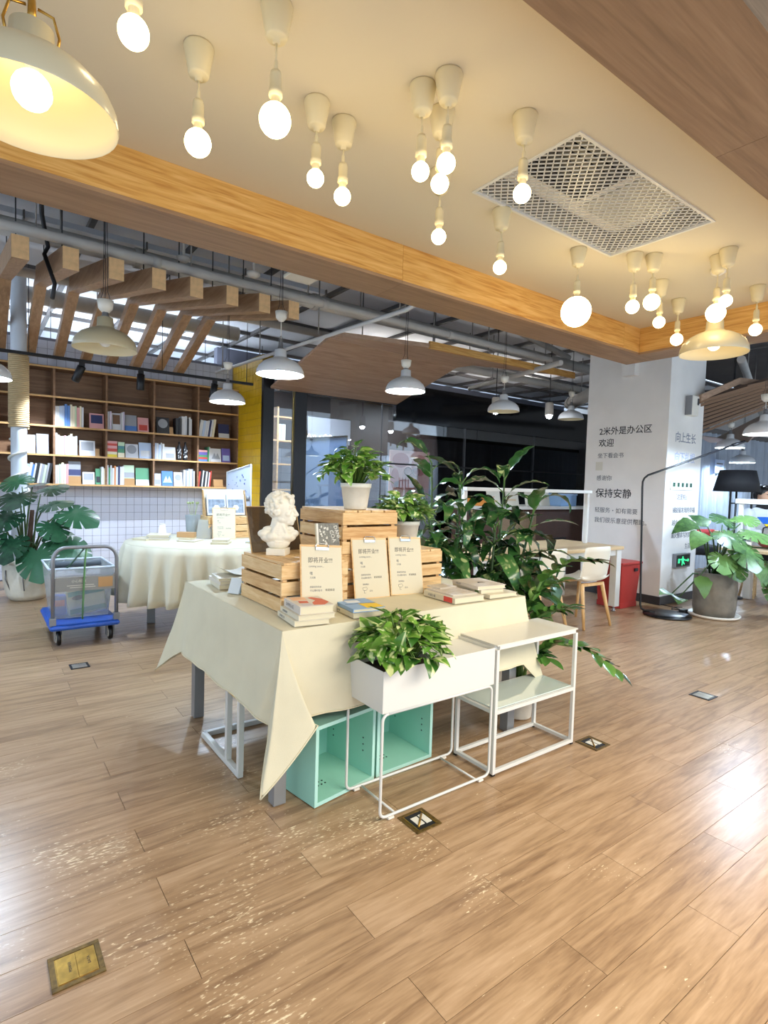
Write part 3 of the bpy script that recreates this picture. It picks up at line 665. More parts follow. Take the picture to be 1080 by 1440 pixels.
for k in range(4):  # unseen uplights added to brighten the boarded ceiling beyond the wall
    t = thing('added_strip_light', f'added unseen uplight strip hung behind the book wall to brighten the boards, {ordn[k]} from the left', 'strip light', (-1.2 + k * 1.6, 9.3, 2.75), 0, 'added uplights behind the book wall')
    MB().box(-.6, .6, -.04, .04, 0, .03).build('housing', M_wmetal, t); MB().box(-.58, .58, -.035, .035, .0301, .034).build('diffuser', emitter('strip_cool', (.78, .88, 1.0), 55.0), t); MB().tube([(-.5, 0, .03), (-.5, 0, .98)], .005, 6).tube([(.5, 0, .03), (.5, 0, .98)], .005, 6).build('hanger_rod', M_dark, t)
for k in range(2):  # two more added uplights, out of view, lighting the boards over the glass room
    t = thing('added_strip_light', f'added unseen uplight strip lying above the glass room to brighten the boards, {ordn[k]} from the yellow wall', 'strip light', (6.0 + k * 2.6, 7.75, 3.001), 0, 'added uplights above the glass room')
    MB().box(-1, 1, -.04, .04, 0, .03).build('housing', M_wmetal, t); MB().box(-.98, .98, -.035, .035, .0301, .034).build('diffuser', emitter('strip_white', (1.0, .95, .88), 22.0), t)
def hang_thing(x, y, z, label):
    t = thing('smoke_detector', label, 'detector', (x, y, z), 0, 'round ceiling detectors')
    MB().lathe([(0, -.04), (.03, -.04), (.055, -.02), (.06, 0), (0, 0)], 18).build('head', M_pipe, t); MB().tube([(0, 0, 0), (0, 0, 3.75 - z)], .012, 8).build('stem', M_pipe, t)
hang_thing(1.5, 5.1, 3.28, 'round detector hanging above the third and fourth oak fins')
hang_thing(1.98, 4.70, 3.15, 'round detector hanging behind the end of the sixth oak fin')
sp = thing('ceiling_speaker', 'small white flat panel hanging above the end of the last oak fin', 'panel', (2.30, 4.42, 3.10))
MB().box(-.13, .13, -.10, .10, 0, .03).build('housing', M_wplas, sp, .008); MB().tube([(0, 0, .03), (0, 0, .25)], .006, 6).build('hanger_rod', M_conduit, sp)
cb = thing('loose_cable', 'loose grey cable looping down between the first two oak fins', 'cable', (.42, 5.0, 3.6))
MB().tube([(0, 0, 0), (.02, .15, -.25), (.08, .35, -.42), (.05, .30, -.5), (.12, .28, -.72), (.10, .25, -.85)], .016, 8).build('run', M_dark, cb)
shade_pendant(6.9, .9, 2.0, .38, 3.745, 'added unseen lit shade pendant past the right edge, put in for cool light', M_bulbC, 2.4, om=M_cool_o)  # extra pendant out of view, added for cool light on the right-hand floor
def assumed_room_light(x, y, label):  # assumed panel light, out of view, added to brighten the glass room
    t = thing('assumed_panel_light', label, 'ceiling light', (x, y, 2.955), 0, 'assumed panel lights in the glass room')
    MB().box(-.3, .3, -.3, .3, 0, .014).build('frame', M_wmetal, t); MB().box(-.28, .28, -.28, .28, -.002, -.0005).build('diffuser', emitter('panel_cool', (.80, .90, 1.0), 42.0), t)
assumed_room_light(4.5, 7.75, 'assumed unseen square panel light in the glass room above the pale blue whiteboard'); assumed_room_light(7.5, 8.2, 'assumed unseen square panel light in the glass room behind the black header')
# ------------------------------------------------------------------ bookcase
BY0, BY1 = 8.075, 8.365
bx = [-.373, .223, .82, 1.413, 2.005, 2.607, 3.2]
bz = [1.233, 1.600, 1.958, 2.322, 2.682]
bc = thing('bookcase', 'long plywood bookcase of open compartments hung on the white tiled wall', 'bookcase', (0, BY0, 0))
D = BY1 - BY0; T = .022
for z in bz: MB().box(bx[0] - 1.2, 3.2, 0, D, z - T, z).build('shelf', W_case, bc)
for i, x in enumerate([-.97] + bx):
    for a, b_ in zip(bz[:-1], bz[1:]): MB().box(x - T / 2, x + T / 2, .0015, D, a, b_ - T).build('divider', W_case, bc)
MB().box(bx[0] - 1.2, 3.2, D - .012, D, bz[0], bz[-1] - T).build('back_panel', W_case, bc)
for z in bz: MB().box(bx[0] - 1.2, 3.2, -.003, 0, z - T, z).build('edge_strip', W_caseedge, bc)

PAL = {'white': '#d6d8dc', 'cream': '#e6dcc0', 'pale blue': '#b9cbe6', 'blue': '#4f7fc4', 'navy': '#2f3763', 'grey': '#9a9ea6', 'black': '#22242a', 'pink': '#d9a0a0', 'red': '#c4483c', 'yellow': '#dcc52c',
       'green': '#4d8e68', 'pale green': '#bcd4b4', 'brown': '#7a5b45', 'kraft': '#b98f5f', 'purple': '#6d62b0', 'orange': '#d98a4e', 'teal': '#3f7f86', 'lilac': '#cfc4d8'}
def bm(c): return mat('cover_' + c.replace(' ', '_'), PAL[c], 0.5)
_bk = {}
def book_mesh(w, d, h, c):
    """standing book: thickness w along X, depth d along Y, height h; slot 0 cover, slot 1 pages"""
    key = (round(w, 4), round(d, 4), round(h, 4), c)
    if key not in _bk:
        m = MB(); e = .0016
        m.box(0, e, 0, d, 0, h).box(w - e, w, 0, d, 0, h).box(e, w - e, 0, .0022, 0, h).box(e, w - e, .0022, d - .003, .003, h - .003, 1)
        _bk[key] = m.mesh('book', [bm(c), M_pages])
    return _bk[key]
RN = ['lowest', 'second lowest', 'second highest', 'top']
BN = {0: 'far left', 1: 'first', 2: 'second', 3: 'third', 4: 'fourth', 5: 'last'}
ORD = ['first', 'second', 'third', 'fourth', 'fifth', 'sixth', 'seventh', 'eighth', 'ninth', 'tenth', 'eleventh', 'twelfth', 'thirteenth', 'fourteenth', 'fifteenth', 'sixteenth']
rb_ = random.Random(11)
def lab(c, k, bay, row, what, how): return f'{c} {what} {how}, {ORD[k]} from left, {RN[row]} shelf, {BN[bay]} bookcase bay'
def fill(bay, row, items, x0=.015):
    x = bx[bay] + T / 2 + x0; z = bz[row] + .0005; grp = f'books on the {RN[row]} shelf of the {BN[bay]} bay'
    for k, it in enumerate(items):
        kind = it[0]
        if kind == 's':                     # spine out, optional lean
            c, h, w, ln = it[1], it[2], it[3], (it[4] if len(it) > 4 else 0)
            d = .15; o = obj('book', book_mesh(w, d, h, c)); y = BY0 + .02 + rb_.random() * .02
            if ln: x += h * math.sin(ln) * (1 if k == 0 or not items[k - 1][0] == 's' or len(items[k - 1]) < 5 else 0) if ln < 0 else 0
            M = Matrix.Translation((x, y, z)) @ Matrix.Rotation(ln, 4, 'Y')
            if ln > 0: M = Matrix.Translation((x, y, z + w * math.sin(ln))) @ Matrix.Rotation(ln, 4, 'Y')
            o.matrix_local = M; tag(o, lab(c, k, bay, row, 'book', 'standing' if not ln else 'leaning'), 'book', grp)
            x += w / math.cos(ln) + .0015
        elif kind == 'f':                   # face out, leaning back
            c, c2, w, h = it[1:5]; a = .16; dz = it[5] if len(it) > 5 else 0
            t = thing('book', lab(f'{c} and {c2}', k, bay, row, 'book', 'face out'), 'book', (x + .01, BY0 + .05, z + dz), 0, grp)
            th = .016
            R_ = Matrix.Rotation(-a, 4, 'X')
            b = MB().box(0, w, 0, th, 0, h, 0, R_); b.build('cover', bm(c), t)
            MB().box(.003, w - .003, .002, th - .002, h, h + .0004, 0, R_).build('page_block', M_pages, t)
            style = it[6] if len(it) > 6 else rb_.choice(['band', 'pic', 'low'])
            q = MB()
            if style == 'band': q.box(0, w, -.0006, -.0001, h * .0, h * .33, 0, R_)
            elif style == 'low': q.box(w * .12, w * .88, -.0006, -.0001, h * .12, h * .5, 0, R_)
            elif style == 'disc':
                n = 16; q.add([R_ @ Vector((w * .5 + w * .38 * math.cos(2 * PI * j / n), -.0008, h * .62 + w * .38 * math.sin(2 * PI * j / n))) for j in range(n)], [list(range(n))])
            elif style == 'mtn':
                for (a0, a1, a2) in ((.1, .38, .62), (.42, .68, .92)): q.add([R_ @ Vector((w * a0, -.0008, h * .22)), R_ @ Vector((w * a2, -.0008, h * .22)), R_ @ Vector((w * a1, -.0008, h * .68))], [(0, 1, 2)])
            else: q.box(w * .1, w * .9, -.0006, -.0001, h * .35, h * .9, 0, R_)
            q.build('cover_picture', bm(c2), t); x += w + .012
        elif kind == 'h':                   # lying flat pile
            cs, w = it[1], it[2]; zz = z
            for q, (c, hh) in enumerate(cs):
                o = obj('book', book_mesh(hh, .15, w, c)); o.matrix_local = Matrix.Translation((x + w, BY0 + .02, zz)) @ Matrix.Rotation(-PI / 2, 4, 'Y'); zz += hh + .0008
                tag(o, f'{c} book lying flat, {ORD[q]} from below, {RN[row]} shelf, {BN[bay]} bookcase bay', 'book', grp)
            x += w + .01
        elif kind == 'b':                   # kraft box / stand block
            c, w, h = it[1:4]; t = thing('book_stand', f'{c} cardboard display block, {ORD[k]} item from left, {RN[row]} shelf, {BN[bay]} bookcase bay', 'display block', (x, BY0 + .05, z), 0, 'cardboard display blocks in the bookcase')
            MB().prism([(0, 0, 0), (0, .14, 0), (0, .14, h * .8), (0, .02, h)], (w, 0, 0)).build('body', bm(c), t); MB().box(.0, w, -.012, -.001, 0, .02).build('front_lip', bm(c), t); x += w + .01
        elif kind == 'bf':                  # face-out book on top of a block
            c, c2, w, h, bh = it[1:6]
            t = thing('book_stand', f'kraft cardboard block carrying a {c} book, {RN[row]} shelf, {BN[bay]} bookcase bay', 'display block', (x, BY0 + .03, z), 0, 'cardboard display blocks in the bookcase')
            MB().box(0, w, 0, .12, 0, bh).build('body', bm('kraft'), t); MB().box(.0, w, -.004, 0, 0, .012).build('front_lip', bm('kraft'), t)
            x -= .01; fill_one = ('f', c, c2, w, h, bh + .001, 'band'); sx = x
            _fo(bay, row, k, fill_one, x + .01, z, grp); x += w + .022
        elif kind == 'gap': x += it[1]
        elif kind == 'bottle':
            for q in range(it[1]):
                t = thing('patterned_bottle', ('left' if q == 0 else 'right') + ' one of two dark bottles with black and white pattern in the fourth bay', 'bottle', (x + .03, BY0 + .07, z), 0, 'patterned bottles in the bookcase')
                MB().lathe([(0, 0), (.030, 0), (.032, .02), (.032, .17), (.022, .20), (.013, .215), (.013, .25), (0, .25)], 16).build('body', bm('black'), t)
                pt = MB(); rr = random.Random(q + 3)
                for e in range(16):
                    a = -PI / 2 + rr.uniform(-1.0, 1.0); zz = rr.uniform(.02, .15); w_ = .2
                    pt.add([Vector((.0328 * math.cos(a + u * w_), .0328 * math.sin(a + u * w_), zz + v)) for u, v in ((-.8, 0), (.8, .008), (.9, .02), (-.4, .024))], [(0, 1, 2, 3)])
                pt.build('printed_pattern', bm('white'), t); MB().lathe([(.014, .232), (.0145, .232), (.0145, .262), (0, .262)], 12).build('cap', M_black, t); x += .085
def _fo(bay, row, k, it, x, z, grp):
    c, c2, w, h, dz, style = it[1:7]; a = .16; R_ = Matrix.Rotation(-a, 4, 'X')
    t = thing('book', f'{c} and {c2} book face out on a kraft block, {RN[row]} shelf, {BN[bay]} bookcase bay', 'book', (x, BY0 + .05, z + dz), 0, grp)
    MB().box(0, w, 0, .016, 0, h, 0, R_).build('cover', bm(c), t); MB().box(.003, w - .003, .002, .014, h, h + .0004, 0, R_).build('page_block', M_pages, t); MB().box(0, w, -.0006, -.0001, h * .05, h * .45, 0, R_).build('cover_picture', bm(c2), t)
def S(spec, lean=0):
    """'white:.24:.02 ...' list of spines"""
    out = []
    for w in spec:
        c, h, th = w; out.append(('s', c, h, th, lean) if lean else ('s', c, h, th))
    return out
def rs(cols, h=.24, th=.022, lean=0, j=.02):
    return S([(c, h + rb_.uniform(-j, j), th * rb_.uniform(.75, 1.25)) for c in cols], lean)
# bay 0 (mostly behind the wrapped column / picture edge)
fill(0, 2, rs(['white', 'cream', 'yellow', 'white', 'pale blue', 'white', 'grey', 'white', 'cream', 'white', 'white'], .26, .03), .15)
fill(0, 1, rs(['white', 'pale blue', 'white', 'teal', 'white', 'white', 'grey', 'white', 'cream'], .25, .03), .2)
fill(0, 0, rs(['grey', 'white', 'navy'], .24, .03) + [('f', 'black', 'white', .16, .22)] + rs(['white', 'white', 'grey'], .24, .03), .1)
# bay 1
fill(1, 2, [('f', 'brown', 'kraft', .13, .17, 0, 'low')], .13)
fill(1, 1, [('gap', .2), ('f', 'white', 'lilac', .16, .23, 0, 'pic'), ('f', 'grey', 'white', .13, .25, 0, 'low')], .02)
fill(1, 0, [('gap', .16)] + rs(['white', 'white', 'teal', 'pale blue', 'white', 'blue', 'white', 'black', 'white', 'grey', 'pale green', 'grey', 'black'], .25, .026, .16), .02)
# bay 2
fill(2, 2, rs(['white', 'white', 'pale blue', 'pale blue', 'blue', 'blue', 'cream', 'cream', 'pale green', 'pink', 'cream', 'white'], .26, .026, -.0) + [('gap', .06), ('f', 'pink', 'navy', .17, .20, 0, 'pic')], .0)
fill(2, 1, rs(['white', 'white', 'cream', 'white', 'pink', 'white', 'white', 'cream', 'white', 'white'], .25, .024) + [('gap', .02), ('f', 'white', 'grey', .18, .20, 0, 'pic'), ('b', 'kraft', .05, .10)], .005)
fill(2, 0, rs(['white', 'white', 'pale green', 'cream', 'white', 'pink'], .25, .024) + [('bf', 'grey', 'navy', .14, .19, .10), ('f', 'white', 'grey', .14, .16, 0, 'pic'), ('f', 'green', 'black', .06, .21, 0, 'low')] + rs(['white', 'cream', 'brown'], .23, .03), .005)
# bay 3
fill(3, 2, rs(['white', 'lilac'], .24, .024) + [('f', 'white', 'brown', .11, .23, 0, 'pic')] + rs(['white', 'lilac'], .24, .016) + [('f', 'grey', 'blue', .15, .22, 0, 'band'), ('f', 'pink', 'red', .14, .20, 0, 'low')], .0)
fill(3, 1, [('h', [('yellow', .035), ('cream', .035), ('red', .04), ('pink', .035), ('red', .03), ('pink', .03)], .12), ('h', [('cream', .06), ('green', .05), ('teal', .04), ('pale green', .05)], .08), ('f', 'white', 'grey', .16, .19, 0, 'disc'), ('f', 'pale blue', 'white', .16, .22, 0, 'low')], .0)
fill(3, 0, rs(['white', 'green', 'white', 'white', 'orange', 'white', 'navy', 'white', 'white'], .24, .022) + [('bf', 'pale green', 'grey', .13, .18, .09), ('f', 'green', 'white', .17, .24, 0, 'band')], .0)
# bay 4
fill(4, 2, [('gap', .02), ('f', 'black', 'grey', .17, .23, 0, 'disc'), ('b', 'kraft', .05, .10), ('gap', .02)] + rs(['black', 'black'], .23, .04, 0, .0) + rs(['white', 'white', 'white', 'black', 'white', 'white'], .25, .024), .005)
fill(4, 1, rs(['pale blue', 'white', 'pale blue', 'white', 'white'], .22, .022) + [('f', 'white', 'grey', .15, .18, 0, 'low'), ('gap', .02), ('bottle', 2)], .0)
fill(4, 0, [('f', 'pale blue', 'grey', .09, .17, 0, 'low'), ('f', 'blue', 'pale blue', .15, .21, 0, 'mtn'), ('f', 'white', 'grey', .12, .20, 0, 'disc')] + rs(['white', 'grey', 'white', 'pale blue', 'white', 'grey', 'white'], .23, .022), .0)
# bay 5
fill(5, 2, rs(['white', 'white', 'pale blue', 'white', 'white', 'navy', 'white', 'cream'], .24, .026, .14) + [('gap', .07), ('f', 'navy', 'white', .16, .21, 0, 'band')], .0)
fill(5, 1, [('h', [('blue', .03), ('red', .03), ('green', .03), ('purple', .04), ('pink', .03)], .13)] + rs(['green', 'white'], .21, .018) + [('f', 'white', 'grey', .16, .20, 0, 'mtn'), ('f', 'purple', 'pale blue', .13, .21, 0, 'low')], .0)
fill(5, 0, rs(['red', 'black', 'white', 'black', 'white', 'black', 'white', 'red'], .23, .022, .10) + [('gap', .06), ('b', 'kraft', .14, .11)], .0)
# ------------------------------------------------------------------ display table and its cloth
TX0, TX1, TY0, TY1, TZ = .985, 2.42, 1.985, 3.205, .758
tb = thing('display_table', 'rectangular display table with square grey steel legs under the cream cloth', 'table', ((TX0 + TX1) / 2, (TY0 + TY1) / 2, 0))
cx, cy = (TX0 + TX1) / 2, (TY0 + TY1) / 2; hx, hy = (TX1 - TX0) / 2, (TY1 - TY0) / 2
MB().box(-hx, hx, -hy, hy, TZ - .03, TZ).build('tabletop', M_wplas, tb)
for a in (-1, 1):
    for b_ in (-1, 1):
        MB().box(a * (hx - .035) - .028, a * (hx - .035) + .028, b_ * (hy - .095) - .028 - (.055 if b_ < 0 and a > 0 else 0), b_ * (hy - .095) + .028 - (.055 if b_ < 0 and a > 0 else 0), .004, TZ - .031).build('leg', M_leg, tb, .003)
MB().box(-hx + .06, hx - .06, -hy + .08, -hy + .10, TZ - .09, TZ - .031).box(-hx + .06, hx - .06, hy - .10, hy - .08, TZ - .09, TZ - .031).build('apron', M_leg, tb)

cl = MB(); z0 = TZ + .004
top = [(TX0, TY0), (TX1, TY0), (TX1, TY1), (TX0, TY1)]
def lin2(a, b, t): return tuple(a[i] + (b[i] - a[i]) * t for i in range(len(a)))
# hem curve with the matching point on the table edge: (top xy) -> (hem xyz)
E_ = .012
hem = []
FL, FR, BR, BL = (TX0 - .01, TY0 - .012), (TX1 + .012, TY0 - .012), (TX1 + .012, TY1 + .01), (TX0 - .01, TY1 + .01)
def seg(t0, t1, h0, h1, n, bow=0.0, endp=False):
    for i in range(n + (1 if endp else 0)):
        t = i / n; s = 4 * t * (1 - t)
        a = lin2(t0, t1, t); h = list(lin2(h0, h1, t)); h[2] += bow * s; hem.append((a, tuple(h)))
seg(FL, FL, (.868, 1.905, .150), (1.085, 1.868, .392), 9, -.012)
seg(FL, FL, (1.085, 1.868, .392), (1.045, 1.945, .40), 3)               # folded flap at the near corner
seg(FL, FR, (1.045, 1.945, .40), (2.40, 1.925, .400), 44)
seg(FR, FR, (2.40, 1.925, .400), (2.575, 1.90, .215), 8)
seg(FR, FR, (2.575, 1.90, .215), (2.475, 2.09, .39), 8)
seg(FR, BR, (2.475, 2.09, .39), (2.48, 3.10, .40), 30)
seg(BR, BR, (2.48, 3.10, .40), (2.56, 3.29, .2), 6)
seg(BR, BR, (2.56, 3.29, .2), (2.36, 3.25, .4), 6)
seg(BR, BL, (2.36, 3.25, .4), (1.08, 3.25, .40), 36)
seg(BL, BL, (1.08, 3.25, .40), (.845, 3.335, .235), 7)
seg(BL, BL, (.845, 3.335, .235), (.915, 3.10, .395), 7, .01)
seg(BL, FL, (.915, 3.10, .395), (.925, 2.08, .385), 40)
seg(FL, FL, (.925, 2.08, .385), (.945, 2.02, .372), 3)
seg(FL, FL, (.945, 2.02, .372), (.868, 1.905, .150), 8, .01)
NH, NV = len(hem), 14
def skirt(i, j):
    (tx, ty), (hx_, hy_, hz) = hem[i % NH]
    v = j / NV; e = v ** 1.25
    p = Vector((tx + (hx_ - tx) * (e if v else 0), ty + (hy_ - ty) * (e if v else 0), z0 + (hz - z0) * v))
    if 0 < v:
        c = Vector((cx, cy, p.z)); out = (p - c); out.z = 0; out.normalize()
        k = noise.noise(Vector((i * .17, 0, 2.0))) * .018 * v + noise.noise(p * 5.0) * .015 * v + noise.noise(p * 13) * .005 * v
        p += out * k
    return p
vs = [skirt(i, j) for j in range(NV + 1) for i in range(NH)]
cl.add(vs, [(j * NH + i, (j + 1) * NH + i, (j + 1) * NH + (i + 1) % NH, j * NH + (i + 1) % NH) for j in range(NV) for i in range(NH)], 0, True)
gx, gy = 30, 26
cl.grid(lambda u, v: Vector((TX0 - .011 + u * (TX1 - TX0 + .023), TY0 - .013 + v * (TY1 - TY0 + .024), z0 + .0005 + .0016 * abs(noise.noise(Vector((u * 9, v * 9, 1)))) - (.003 if u in (0, 1) or v in (0, 1) else 0))), gx, gy)
cloth = cl.build('tablecloth', M_cloth); tag(cloth, 'cream linen cloth draped over the display table, corners hanging in points', 'tablecloth')
sd = cloth.modifiers.new('thick', 'SOLIDIFY'); sd.thickness = .002; sd.offset = -1
sb = cloth.modifiers.new('sub', 'SUBSURF'); sb.levels = 1; sb.render_levels = 1
hm = MB().tube([h for t_, h in [(None, skirt(i, NV)) for i in range(NH)]] + [skirt(0, NV)], .0032, 6).build('stitched_hem', mat('hem_linen', '#d9cfb0', .9), cloth)
TT = TZ + .008    # cloth surface

# white U-shaped side table under the cloth, with yellow label
st = thing('side_table', 'white C-shaped side table frame with a yellow label, half under the cloth', 'side table', (1.122, 2.60, 0))
b = MB(); w = .013
for p, q in (((-.155, -.255, .016), (-.155, .24, .016)), ((-.155, .24, .016), (.20, .24, .016)), ((.20, .24, .016), (.20, -.255, .016))): b.bar(p, q, .026)
b.build('base_frame', M_wmetal, st, .002)
for y in (-.245, -.10): MB().bar((-.155, y, .029), (-.155, y, .48), .026).build('upright', M_wmetal, st, .002)
MB().box(-.168, .24, -.26, .05, .481, .50).build('top_plate', M_wmetal, st)
lb = MB().box(-.174, -.169, -.255, -.09, .365, .435).build('yellow_label', mat('yellow_label', '#e0a92a', .5), st)
text('新书推荐', .034, (-.1745, -.105, .39), (0, -1, 0), (0, 0, 1), M_ink, lb)

# mint storage cubes under the table
def cube(x, y, rz, label, w=.345):
    t = thing('storage_cube', label, 'storage cube', (x, y, 0), rz, 'mint cubes under the table'); h, d, k = .345, .33, .016
    MB().box(0, k, 0, d, .004, h).build('side_panel', M_mint, t); MB().box(w - k, w, 0, d, .004, h).build('side_panel', M_mint, t)
    MB().box(k, w - k, 0, d, .004, k + .004).build('bottom_panel', M_mint, t); MB().box(k, w - k, 0, d, h - k, h).build('top_panel', M_mint, t)
    MB().box(k, w - k, d - .012, d, k + .004, h - k).build('back_panel', M_mint, t)
    e = MB()
    for q in ((0, k, .004, h), (w - k, w, .004, h), (k, w - k, .004, k + .004), (k, w - k, h - k, h)): e.box(q[0], q[1], -.0015, -.0001, q[2], q[3])
    e.build('edge_banding', M_mint2, t)
    hl = MB()
    for s, xx in ((1, k + .0004), (-1, w - k - .0004)):
        for yy in (.06, .27):
            for z in (.12, .15, .18): hl.tube([(xx, yy, z), (xx + s * .0006, yy, z)], .004, 8)
    for a in range(7): hl.tube([(.10 + .02 * (a % 3), .10 + .024 * (a // 3), k + .0045), (.10 + .02 * (a % 3), .10 + .024 * (a // 3), k + .0052)], .0045, 8)
    hl.build('peg_hole', M_dark, t)
cube(1.128, 1.955, .16, 'left mint green open storage cube under the display table')
cube(1.482, 2.012, .03, 'right mint green open storage cube under the display table')

# ------------------------------------------------------------------ crates (upside down, slatted sides)
def crate(x, y, z, rz, label, w=.345, d=.435, h=.222):
    t = thing('wooden_crate', label, 'crate', (x, y, z), rz, 'pine crates on the display table'); k = .010; sh = .062; gp = (h - .012 - 3 * sh) / 2
    for i in range(3):
        z0_ = i * (sh + gp)
        for a in (0, 1):
            yy = -k if a == 0 else d
            o = MB().box(-w / 2 - .0005, w / 2 + .0005, -k / 2, k / 2, 0, sh).build('slat', W_crate, t, .0015); o.location = (w / 2, yy + k / 2, z0_)
            o = MB().box(-d / 2, d / 2, -k / 2, k / 2, 0, sh).build('slat', W_crate, t, .0015); o.location = (k / 2 if a == 0 else w - k / 2, d / 2, z0_ + .0003); o.rotation_euler = (0, 0, PI / 2)
    for xx in (k, w - k - .022):
        for yy in (.001, d - .023): MB().box(xx + .0005, xx + .0215, yy, yy + .022, 0.001, h - .0125).build('corner_post', W_crate, t)
    n = 4; bw = (w - .012) / n
    for i in range(n):
        o = MB().box(-d / 2 - k, d / 2 + k, -bw / 2 + .004, bw / 2 - .004, 0, .011).build('top_board', W_crate, t, .0015); o.location = (.006 + bw * (i + .5), d / 2, h - .0115); o.rotation_euler = (0, 0, PI / 2)
    return t
CH = .222
crate(1.092, 2.235, TT, 0, 'slatted pine crate under the white bust, left end of the table')
crate(1.475, 2.385, TT, 0, 'slatted pine crate behind the clipboards, carrying another crate')
crate(1.835, 2.39, TT, 0, 'slatted pine crate right of the clipboards, carrying a small potted pothos')
crate(1.497, 2.385, TT + CH + .001, 0, 'topmost slatted pine crate with a bushy pothos pot on it')
C1 = TT + CH + .0005; C2 = TT + 2 * CH + .0015

# ------------------------------------------------------------------ bust (one sculpted body on a plinth)
def sculpt(mb, name, m, parent, voxel=.004, smooth=4, loc=None, rz=0):
    o = mb.build(name, m, parent, 0, loc)
    o.rotation_euler = (0, 0, rz)
    r = o.modifiers.new('remesh', 'REMESH'); r.mode = 'VOXEL'; r.voxel_size = voxel; r.use_smooth_shade = True
    if smooth: s = o.modifiers.new('smooth', 'SMOOTH'); s.factor = .5; s.iterations = smooth
    return o
bust = thing('portrait_bust', 'white plaster bust of a curly-haired youth in profile on a pine crate', 'bust', (1.205, 2.50, C1), math.radians(-42))
MB().box(-.047, .047, -.047, .047, 0, .034).build('plinth', M_plaster, bust, .003)
b = MB(); rg = random.Random(5)
CR = Matrix.Rotation(math.radians(-66), 3, 'Z')        # the chest faces the viewer, the head is turned away
def ce(p, r, n=16, k=10, M=None): b.ell(CR @ Vector(p), r, n, k, 0, CR @ M if M is not None else CR)
ce((0, 0, .088), (.042, .088, .036), 22, 12); ce((-.004, .068, .104), (.030, .033, .021)); ce((-.004, -.068, .104), (.030, .033, .021)); ce((.004, 0, .060), (.036, .058, .034)); ce((.016, .030, .092), (.030, .038, .024)); ce((.016, -.030, .092), (.030, .038, .024))
b.lathe([(.001, .034), (.034, .036), (.030, .05), (.045, .07)], 16)
for k in range(9): t = k / 8; b.ell((-.004 + .012 * t, 0, .105 + .075 * t), (.046 - .006 * t, .045 - .006 * t, .022), 16, 8)
ce((.030, .020, .135), (.014, .012, .045), 10, 7, Matrix.Rotation(.5, 3, 'X')); ce((.030, -.020, .135), (.014, .012, .045), 10, 7, Matrix.Rotation(-.5, 3, 'X')); ce((0, .042, .128), (.022, .035, .014)); ce((0, -.042, .128), (.022, .035, .014))
b.ell((.02, 0, .175), (.038, .046, .024), 14, 8)
b.ell((.004, 0, .235), (.068, .054, .066), 24, 16); b.ell((.03, 0, .20), (.042, .043, .056), 20, 12); b.ell((.046, 0, .163), (.026, .026, .018), 14, 9); b.ell((.064, 0, .156), (.012, .014, .011), 12, 8)
b.ell((.066, 0, .237), (.011, .036, .010), 14, 8); b.ell((.064, 0, .262), (.012, .036, .022), 14, 8)
for k in range(7): t = k / 6; b.ell((.069 + .022 * t, 0, .233 - .034 * t), (.009, .0065 + .004 * t, .009), 10, 7)
b.ell((.089, 0, .197), (.009, .0085, .008), 10, 7)
for s in (-1, 1):
    b.ell((.083, s * .009, .1955), (.007, .006, .0055), 10, 6); b.ell((.058, s * .022, .214), (.012, .014, .008), 10, 7); b.ell((.060, s * .021, .229), (.011, .015, .004), 10, 6)
    b.ell((.050, s * .030, .203), (.016, .013, .016), 12, 8); b.ell((.066, s * .021, .2225), (.0065, .0095, .006), 10, 7); b.ell((.004, s * .055, .213), (.014, .006, .022), 10, 7)
b.ell((.070, 0, .191), (.014, .016, .016), 12, 8); b.ell((.062, 0, .172), (.018, .022, .022), 14, 8); b.ell((.077, 0, .183), (.010, .016, .0045), 12, 6); b.ell((.0765, 0, .1745), (.010, .014, .005), 12, 6)
for k in range(330):
    u = Vector((rg.gauss(0, 1), rg.gauss(0, 1), rg.gauss(0, 1))).normalized()
    if u.z < -.55 or (u.x > .42 and u.z < .52) or (u.x > .15 and u.z < -.05): continue
    r = rg.uniform(.0075, .0125); p = Vector((u.x * .070, u.y * .059, u.z * .070)) + Vector((.003, 0, .238))
    b.ell(p, (r, r * .8, r * .75), 7, 5)
for k in range(9): b.ell((.056 + rg.uniform(0, .008), -.034 + .0088 * k, .280 + rg.uniform(-.008, .008)), rg.uniform(.008, .011), 7, 5)
sculpt(b, 'head_and_chest', M_plaster, bust, .0028, 4)

